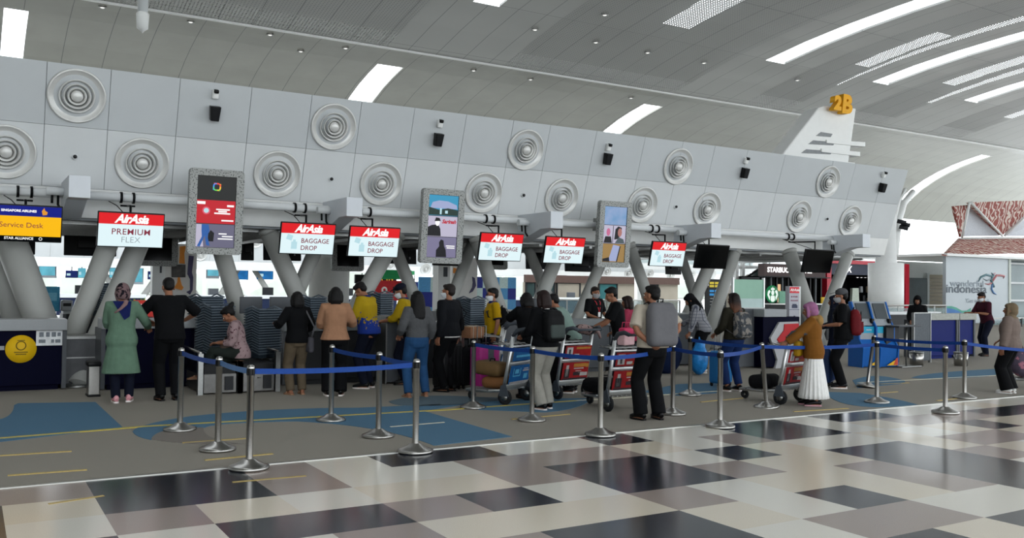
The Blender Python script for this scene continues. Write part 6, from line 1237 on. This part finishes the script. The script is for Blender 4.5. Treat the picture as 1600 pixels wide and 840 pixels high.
# --- right hand group
mus = cloth('mustard_cloth', '#8f5d24', noise=.08)
f = Fig('person in pink headscarf, mustard hooded jacket and long white skirt, pushing a trolley', (1270, 633), Hpx((1270, 633), (1276, 473)), R(40), True, lean=4, pitch=8, rh=(.02, .50, 1.0), lh=(-.26, .46, 1.0), rf=(.06, .04, .085), lf=(-.08, -.06, .085), build_=1.08)
f.skirt(M('white_pleated_cloth', '#d4d3d0', .8, 0, .04, 20, bump=.2), .13, .19, .31, pleats=22); f.top(mus, hem=.78, sleeve=1.95, loose=.042, name='jacket'); f.shoes(black, M('pink_sole', '#b98a92', .6)); f.hijab(cloth('pink_scarf_cloth', '#b377a0'), cape=0); f.face()
q = MB(); q.ell(f.U(0, -.125, 1.40), (.15, .075, .10), f.Rm); q.ell(f.U(0, -.05, 1.445), (.135, .10, .05), f.Rm); f.sc(q).build('hood', cloth('tan_lining', '#b08a52'), f.root, remesh=.012, fix=False)
f = Fig('person in grey cap, black shirt and trousers with red backpack', (1316, 606), Hpx((1316, 606), (1320, 452)), R(40), False, lean=2, pitch=4, lh=(-.2, .26, 1.08), build_=1.08)
f.top(c_black, hem=.84, sleeve=.95, loose=.034); f.trousers(c_black, .024, .01); f.shoes(black, M('white_sole', '#d6cfcc')); f.hair('short'); f.cap(cloth('grey_cap_cloth', '#5f6063')); f.face(M('grey_face_mask', '#9a9c9e')); backpack(f, 'red backpack with black top flap on the person in grey cap', cloth('red_nylon', '#7d1f26', rough=.6), .33, .46, .19, z=1.14, top=cloth('red_nylon', '#7d1f26'))
f = Fig('person in dark headscarf mostly hidden between the pink headscarf and the grey cap', (1306, 592), 1.55, R(30), True, lean=4, lh=(-.15, .3, 1.05), rh=(.15, .3, 1.05)); f.top(c_navy, hem=.6, sleeve=1.95, loose=.03); f.trousers(c_navy); f.shoes(black); f.hijab(c_navy, cape=1.25); f.face()
f = Fig('person in black headscarf sitting behind the grey divider at the blue desks', (W(1434, 520, 14.0).x, 14.0, 0), 1.56, R(120), True, lean=10, pitch=8, lh=(-.15, .32, 1.0), rh=(.15, .3, 1.0)); f.top(c_black, hem=.8, sleeve=1.95, loose=.03); f.trousers(c_black); f.shoes(black); f.hijab(c_black, cape=1.18, tail=1); f.face()
f = Fig('person in maroon shirt and dark trousers leaning on the blue desk', (1542, 556), 1.68, R(70), False, lean=14, pitch=6, rh=(.18, .44, 1.14), lh=(-.2, .42, 1.14), rf=(.12, -.06, .085), lf=(-.1, .1, .085)); f.top(cloth('maroon_cloth', '#4a1c2c'), hem=.86, sleeve=.95, loose=.028); f.trousers(c_navy, .018); f.shoes(black); f.hair('short'); f.face(mask_m)
f = Fig('person in beige headscarf and pinkish beige top with black trousers, at the right edge', (1578, 614), Hpx((1578, 614), (1578, 474)), R(12), True, lean=0, yaw=14, lh=(-.30, .04, .80), rh=(.2, .25, .98), build_=1.12, rf=(.09, 0, .085), lf=(-.08, .02, .085)); f.top(cloth('beige_pink_cloth', '#8a7a72'), hem=.84, sleeve=1.9, loose=.05, name='top'); f.trousers(c_black, .04, .03); f.shoes(M('white_shoe', '#c9c9c6')); f.hijab(cloth('beige_scarf_cloth', '#8a7860'), cape=1.26); f.face()

# ------------------------------------------------------------------ luggage trolleys and bags
ad_red = M('advert_red', '#84161a', .4, 0, .15, 12); ad_blue = M('advert_blue', '#0f5590', .4, 0, .15, 10); ad_w = M('advert_white', '#a09d9b', .5); ad_o = M('advert_orange', '#9a6a2a', .5); ad_k = M('advert_dark', '#2a2226', .5); ad_c = M('advert_cyan', '#58a8cc', .5)
grip = M('grey_grip', '#3a3f45', .6, 0, .06, 20)
def trolley(x, y, rz, label, col):
    t = thing('luggage_trolley', label, 'trolley', (x, y, 0), rz, 'airport luggage trolleys')
    for s in (-1, 1):
        q = MB(); q.tube([(s*.29, .02, .16), (s*.29, -.06, .55), (s*.29, -.14, .98)], [(.022, .03)]*3, 8, ref=(1, 0, 0)); q.build('upright', alu, t)
        q = MB(); q.tube([(s*.27, .0, .20), (s*.22, .3, .16), (s*.14, .72, .15)], .02, 8); q.build('deck_rail', alu, t)
        q = MB(); q.lathe([(.03, -.022), (.095, -.022), (.105, -.012), (.105, .012), (.095, .022), (.03, .022)], c=(s*.30, -.02, .105), axis='X', seg=24, close=True); wh = q.build('wheel', rubber, t); q = MB(); q.lathe([(.001, -.026), (.05, -.026), (.05, .026), (.001, .026)], c=(s*.30, -.02, .105), axis='X', seg=16); q.build('hub', steel_d, wh)
        q = MB(); q.prism([(s*.33-.01, -.10, .12), (s*.33-.01, .06, .12), (s*.33-.01, .03, .26), (s*.33-.01, -.04, .30)], (.02, 0, 0)); q.build('wheel_guard', grip, t)
        q = MB(); q.tube([(s*.29, -.13, .95), (s*.29, -.20, 1.03), (s*.27, -.30, 1.05), (s*.23, -.36, 1.02)], [.028, .032, .03, .026], 10); q.build('grip_horn', grip, t)
    q = MB(); q.lathe([(.02, -.018), (.06, -.018), (.065, 0), (.06, .018), (.02, .018)], c=(0, .72, .065), axis='X', seg=18, close=True); q.build('front_wheel', rubber, t); q = MB(); q.tube([(0, .72, .07), (0, .70, .17)], .016, 8); q.tube([(-.15, .72, .155), (.15, .72, .155)], .02, 8); q.build('front_fork', steel_d, t)
    q = MB(); q.tube([(-.25, -.35, 1.02), (.25, -.35, 1.02)], .018, 10); q.build('push_bar', grip, t)
    for y_, z_, h_ in ((-.07, .56, .05), (-.005, .24, .07), (-.115, .80, .03)): q = MB(); q.rbox((0, y_, z_), (.56, .03, h_), .008, rx=.19); q.build('cross_rail', alu, t)
    def pan(z0, z1, name):
        def pt(x_, z, o_=0.): return (x_, -.175*(z-.16)/.82+.0-o_-.03, z)
        q = MB(); q.prism([pt(-.265, z0), pt(.265, z0), pt(.265, z1), pt(-.265, z1)], (0, .012, 0)); o = q.build(name, col, t)
        def bl(x0, x1, za, zb, m): q = MB(); q.prism([pt(x0, za, .003), pt(x1, za, .003), pt(x1, zb, .003), pt(x0, zb, .003)], (0, .002, 0)); q.build('print', m, o)
        H_ = z1-z0
        if col is ad_red:
            if H_ > .2:
                bl(-.2, -.15, z0+.05, z1-.04, ad_w); bl(-.23, -.12, z0+.03, z0+.16, ad_k); bl(-.05, .2, z1-.07, z1-.02, ad_o); bl(-.04, .16, z1-.1, z1-.085, ad_w); bl(.2, .255, z1-.08, z1-.025, ad_o); bl(-.04, .10, z0+.06, z0+.11, ad_k); bl(.1, .25, z0+.05, z0+.10, ad_w); bl(-.25, .25, z0, z0+.025, ad_k)
                for i in range(3): bl(.0+.06*i, .12+.05*i, z1-.135-.025*i, z1-.125-.025*i, ad_w)
            else: bl(-.24, -.12, z0+.02, z1-.02, ad_w); bl(-.2, -.16, z0+.03, z1-.05, ad_k); bl(-.05, .24, z1-.05, z1-.02, ad_o); bl(-.08, .02, z0+.02, z0+.06, ad_w); bl(.0, .24, z0+.02, z0+.03, ad_o)
        else:
            if H_ > .2: bl(-.2, .0, z0+.10, z0+.115, ad_c); bl(-.2, -.185, z0+.1, z1-.04, ad_c); bl(-.015, .0, z0+.1, z1-.04, ad_c); bl(-.15, -.05, z0+.14, z0+.2, ad_c); bl(.06, .22, z1-.09, z1-.07, ad_w); bl(.08, .2, z1-.06, z1-.045, ad_w); bl(.1, .2, z0+.06, z0+.13, ad_c); bl(-.26, .26, z0, z0+.03, ad_w)
            else: bl(-.2, .2, z0+.05, z0+.08, ad_c)
    pan(.28, .535, 'lower_advert'); pan(.60, .78, 'upper_advert')
    q = MB(); q.rbox((0, .10, .83), (.54, .22, .015), .005); 
    for k in range(5): q.tube([(-.26+.13*k, -.1, .80), (-.26+.13*k, .2, .86)], .006, 6)
    q.build('top_basket', steel_d, t); q = MB()
    for k in range(6): q.tube([(-.2+.08*k, 0, .19), (-.13+.052*k, .71, .165)], .007, 6)
    q.tube([(-.25, .3, .175), (.25, .3, .175)], .012, 6); q.tube([(-.18, .6, .165), (.18, .6, .165)], .012, 6); q.build('deck_grid', steel_d, t); return t
g = G(808, 630); trolley(g.x+.02, g.y+.1, R(28), 'luggage trolley with blue adverts carrying the brown bag, behind the light grey trousers', ad_blue); TA = V((g.x+.02, g.y+.1, 0))
g2 = W(774, 560, 12.75); trolley(g2.x, 12.75, R(62), 'second luggage trolley with blue adverts, behind the one with the brown bag', ad_blue)
g = G(975, 640); trolley(g.x, g.y, R(3), 'luggage trolley with red adverts in front of the person in cream shirt', ad_red); TB = g
g = G(927, 628); trolley(g.x, g.y+.55, R(10), 'luggage trolley with red adverts loaded with a black bag, behind the tilted post', ad_red); TB2 = V((g.x, g.y+.55, 0))
g = G(1233, 629); trolley(g.x, g.y, R(14), 'luggage trolley with red adverts pushed by the pink headscarf person', ad_red); TC = g
def suitcase(x, y, z, w, d, h, rz, m, label, wheels=True, handle=True, band=None, name='suitcase', rx=0., ry=0., ribs=0, cat='suitcase'):
    t = thing(name, label, cat, (x, y, z), rz); t.rotation_euler = (rx, ry, rz); z1 = .05 if wheels else 0
    q = MB(); q.rbox((0, 0, z1+h/2), (w, d, h), min(w, d)*.22, n=4); q.build('shell', m, t)
    if band: q = MB(); q.rbox((0, 0, z1+h/2), (w*.34, d+.012, h+.006), min(w, d)*.1, n=3); q.build('middle_band', band, t)
    if ribs:
        q = MB()
        for k in range(ribs): x_ = -w*.36+w*.72*k/(ribs-1); q.rbox((x_, -d/2, z1+h/2), (w*.05, .02, h*.84), .008)
        q.build('ribs', m, t)
    q = MB(); q.tube([(-w*.18, 0, z1+h-.005), (-w*.15, 0, z1+h+.035), (w*.15, 0, z1+h+.035), (w*.18, 0, z1+h-.005)], .011, 8); q.build('carry_handle', black, t)
    if handle: q = MB(); q.tube([(-w*.22, d*.3, z1+h-.01), (-w*.22, d*.3, z1+h+.3), (w*.22, d*.3, z1+h+.3), (w*.22, d*.3, z1+h-.01)], .01, 8); q.build('pull_handle', steel_d, t)
    if wheels:
        for sx in (-1, 1):
            for sy in (-1, 1): q = MB(); q.lathe([(.006, -.012), (.026, -.012), (.03, 0), (.026, .012), (.006, .012)], c=(sx*w*.38, sy*d*.32, .03), axis='X', seg=14, close=True); q.box((sx*w*.38, sy*d*.32, .055), (.03, .045, .03)); q.build('wheel', black, t)
    return t
g = G(757, 610); suitcase(g.x, g.y, 0, .46, .26, .66, R(18), M('magenta_shell', '#a02a78', .4, 0, .05, 10), 'magenta suitcase with grey middle band left of the blue trolley', band=M('grey_band', '#454850', .5))
bsm = M('black_shell', '#121214', .45, 0, .15, 30)
g = G(690, 611); suitcase(g.x+.2, g.y+.2, 0, .46, .28, .70, R(20), bsm, 'tall black suitcase beside the person in dark jacket', ribs=5)
g = G(722, 606); suitcase(g.x+.1, g.y, 0, .42, .26, .6, R(12), cloth('black_fabric_case', '#17171a'), 'black fabric suitcase carrying the cardboard box'); SB = g
t = thing('cardboard_box', 'small brown cardboard box on the luggage left of the yellow polo', 'box', (W(739, 530, SB.y).x, SB.y+.02, .80), R(15)); cb = M('cardboard', '#8a6248', .8, 0, .08, 10); MB().rbox((0, 0, .09), (.3, .24, .18), .006).build('carton', cb, t); MB().bx(-.15, .15, -.03, .03, .18, .184).build('tape', M('parcel_tape', '#a58a64', .4), t)
q = MB()
for k in range(3): q.tube([(-.1+.09*k, -.125, .0), (-.1+.09*k, -.125, .185), (-.1+.09*k, 0, .2), (-.1+.09*k, .125, .185)], .006, 6)
q.build('rope', M('pale_rope', '#b5ada0', .8), t)
g = G(704, 600); suitcase(g.x+.3, g.y+.5, 0, .36, .24, .95, R(15), M('brown_leather_case', '#43211b', .5, 0, .15, 12), 'dark reddish brown case behind the cardboard box', handle=False)
def on(base, rz, x, y): c, s = math.cos(rz), math.sin(rz); return base.x+c*x-s*y, base.y+s*x+c*y
bg_ = cloth('golden_brown_cloth', '#7d6240', rough=.7)
x, y = on(TA, R(28), -.05, .36); suitcase(x, y, .37, .36, .46, .2, R(28), bg_, 'golden brown travel bag on top of the carton on the blue advert trolley', wheels=False, handle=False, name='travel_bag', cat='bag', rx=R(4))
x, y = on(TA, R(28), .02, .26); suitcase(x, y, .19, .46, .4, .17, R(28), M('brown_carton', '#6f4a2a', .7, 0, .1, 8), 'brown carton lying on the deck of the blue advert trolley', wheels=False, handle=False, name='carton', cat='box')
x, y = on(TB2, R(10), -.05, .42); suitcase(x, y, .20, .46, .5, .4, R(10), c_black, 'black travel bag on the red advert trolley behind the tilted post', wheels=False, handle=False, name='travel_bag', cat='bag')
x, y = on(TB, R(3), 0, .42); suitcase(x, y, .19, .48, .5, .2, R(3), c_black, 'flat black bag on the deck of the red advert trolley before the cream shirt', wheels=False, handle=False, name='travel_bag', cat='bag')
x, y = on(TC, R(14), -.02, .38); suitcase(x, y, .19, .36, .38, .2, R(14), cloth('black_fabric_case', '#17171a'), 'black bag lying on the trolley of the pink headscarf person', wheels=False, handle=False, name='travel_bag', cat='bag', rx=R(-6))
x, y = on(TC, R(14), -.12, -.2); t = thing('yellow_bag', 'small yellow bag hanging on the trolley of the pink headscarf person', 'bag', (x, y, .72), R(14)); q = MB(); q.rbox((0, 0, .08), (.15, .10, .22), .035, n=4); q.build('bag_body', cloth('yellow_fabric', '#c99a22', rough=.6), t); q = MB(); q.tube([(-.04, 0, .18), (0, 0, .27), (.04, 0, .18)], .008, 8); q.build('loop', cloth('yellow_fabric', '#c99a22'), t)
t = thing('jacket_bundle', 'folded pale pink and black jacket lying on the trolley handle', 'clothing', W(916, 515, TB2.y), R(20)); q = MB(); q.ell((0, 0, 0), (.19, .13, .07)); q.ell((-.1, 0, .04), (.13, .1, .05)); q.ell((.12, .02, -.03), (.12, .11, .06)); q.build('folded_cloth', cloth('pale_pink_cloth', '#a98f8c', pat=pat_blobs(9, .52), col2='#2a2526'), t, remesh=.012); q = MB(); q.tube([(.05, -.1, .03), (.12, -.14, -.04), (.2, -.12, -.12)], [.03, .028, .02], 8); q.build('hanging_sleeve', cloth('pale_pink_cloth', '#a98f8c'), t)
g = G(1072, 584); t = thing('plastic_bag', 'crinkled bright blue plastic bag on the floor beside the plaid shirt', 'bag', (g.x+.1, g.y-.25, 0), R(20)); q = MB(); q.ell((0, 0, .30), (.2, .17, .30)); q.ell((.03, 0, .56), (.13, .1, .12)); q.build('bag_body', M('blue_plastic', '#1f6fae', .25, 0, .35, 9, bump=.8), t, remesh=.02); q = MB(); q.tube([(-.03, 0, .62), (.0, 0, .72), (.06, 0, .63)], .012, 8); q.build('knot', M('blue_plastic', '#1f6fae'), t)
g = G(1050, 585); t = thing('wrapped_bundle', 'large dark blue cloth bundle behind the person in cream shirt', 'bag', (g.x+.1, g.y+.3, 0), R(10)); q = MB(); q.ell((0, 0, .42), (.36, .3, .46)); q.ell((-.03, 0, .8), (.22, .2, .2)); q.build('wrap', cloth('dark_blue_wrap', '#18284c', noise=.3, scale=4), t, remesh=.02); q = MB(); q.ell((0, 0, 1.02), (.12, .1, .07)); q.build('top_knot', c_black, t)
g = G(1136, 604); suitcase(g.x, g.y+.15, 0, .38, .24, .55, R(8), M('cyan_shell', '#2a6fa6', .4, 0, .06, 8), 'blue ribbed suitcase behind the legs in blue jeans', ribs=6)
g = G(1309, 604); suitcase(g.x-.02, g.y+.25, 0, .4, .26, .6, R(30), M('navy_shell', '#15305c', .4, 0, .06, 8), 'navy suitcase behind the person in grey cap', ribs=5)
g = G(1642, 608); trolley(g.x+.1, g.y, R(40), 'luggage trolley at the right edge carrying a pink and grey bag', ad_red)
t = thing('round_bag', 'pink and lilac round soft bag at the right edge', 'bag', (G(1597, 605).x, G(1597, 605).y, .2), R(20)); q = MB(); q.ell((0, 0, .22), (.26, .2, .24)); q.build('bag_body', cloth('lilac_cloth', '#6f6478', pat=pat_blobs(6, .5), col2='#a8707f'), t, remesh=.02); q = MB(); q.tube([(-.1, 0, .42), (0, 0, .52), (.1, 0, .42)], .014, 8); q.build('handle', c_black, t); MB().rbox((0, -.17, .17), (.24, .06, .18), .03).build('front_pocket', cloth('pink_cloth_bag', '#a8707f'), t)
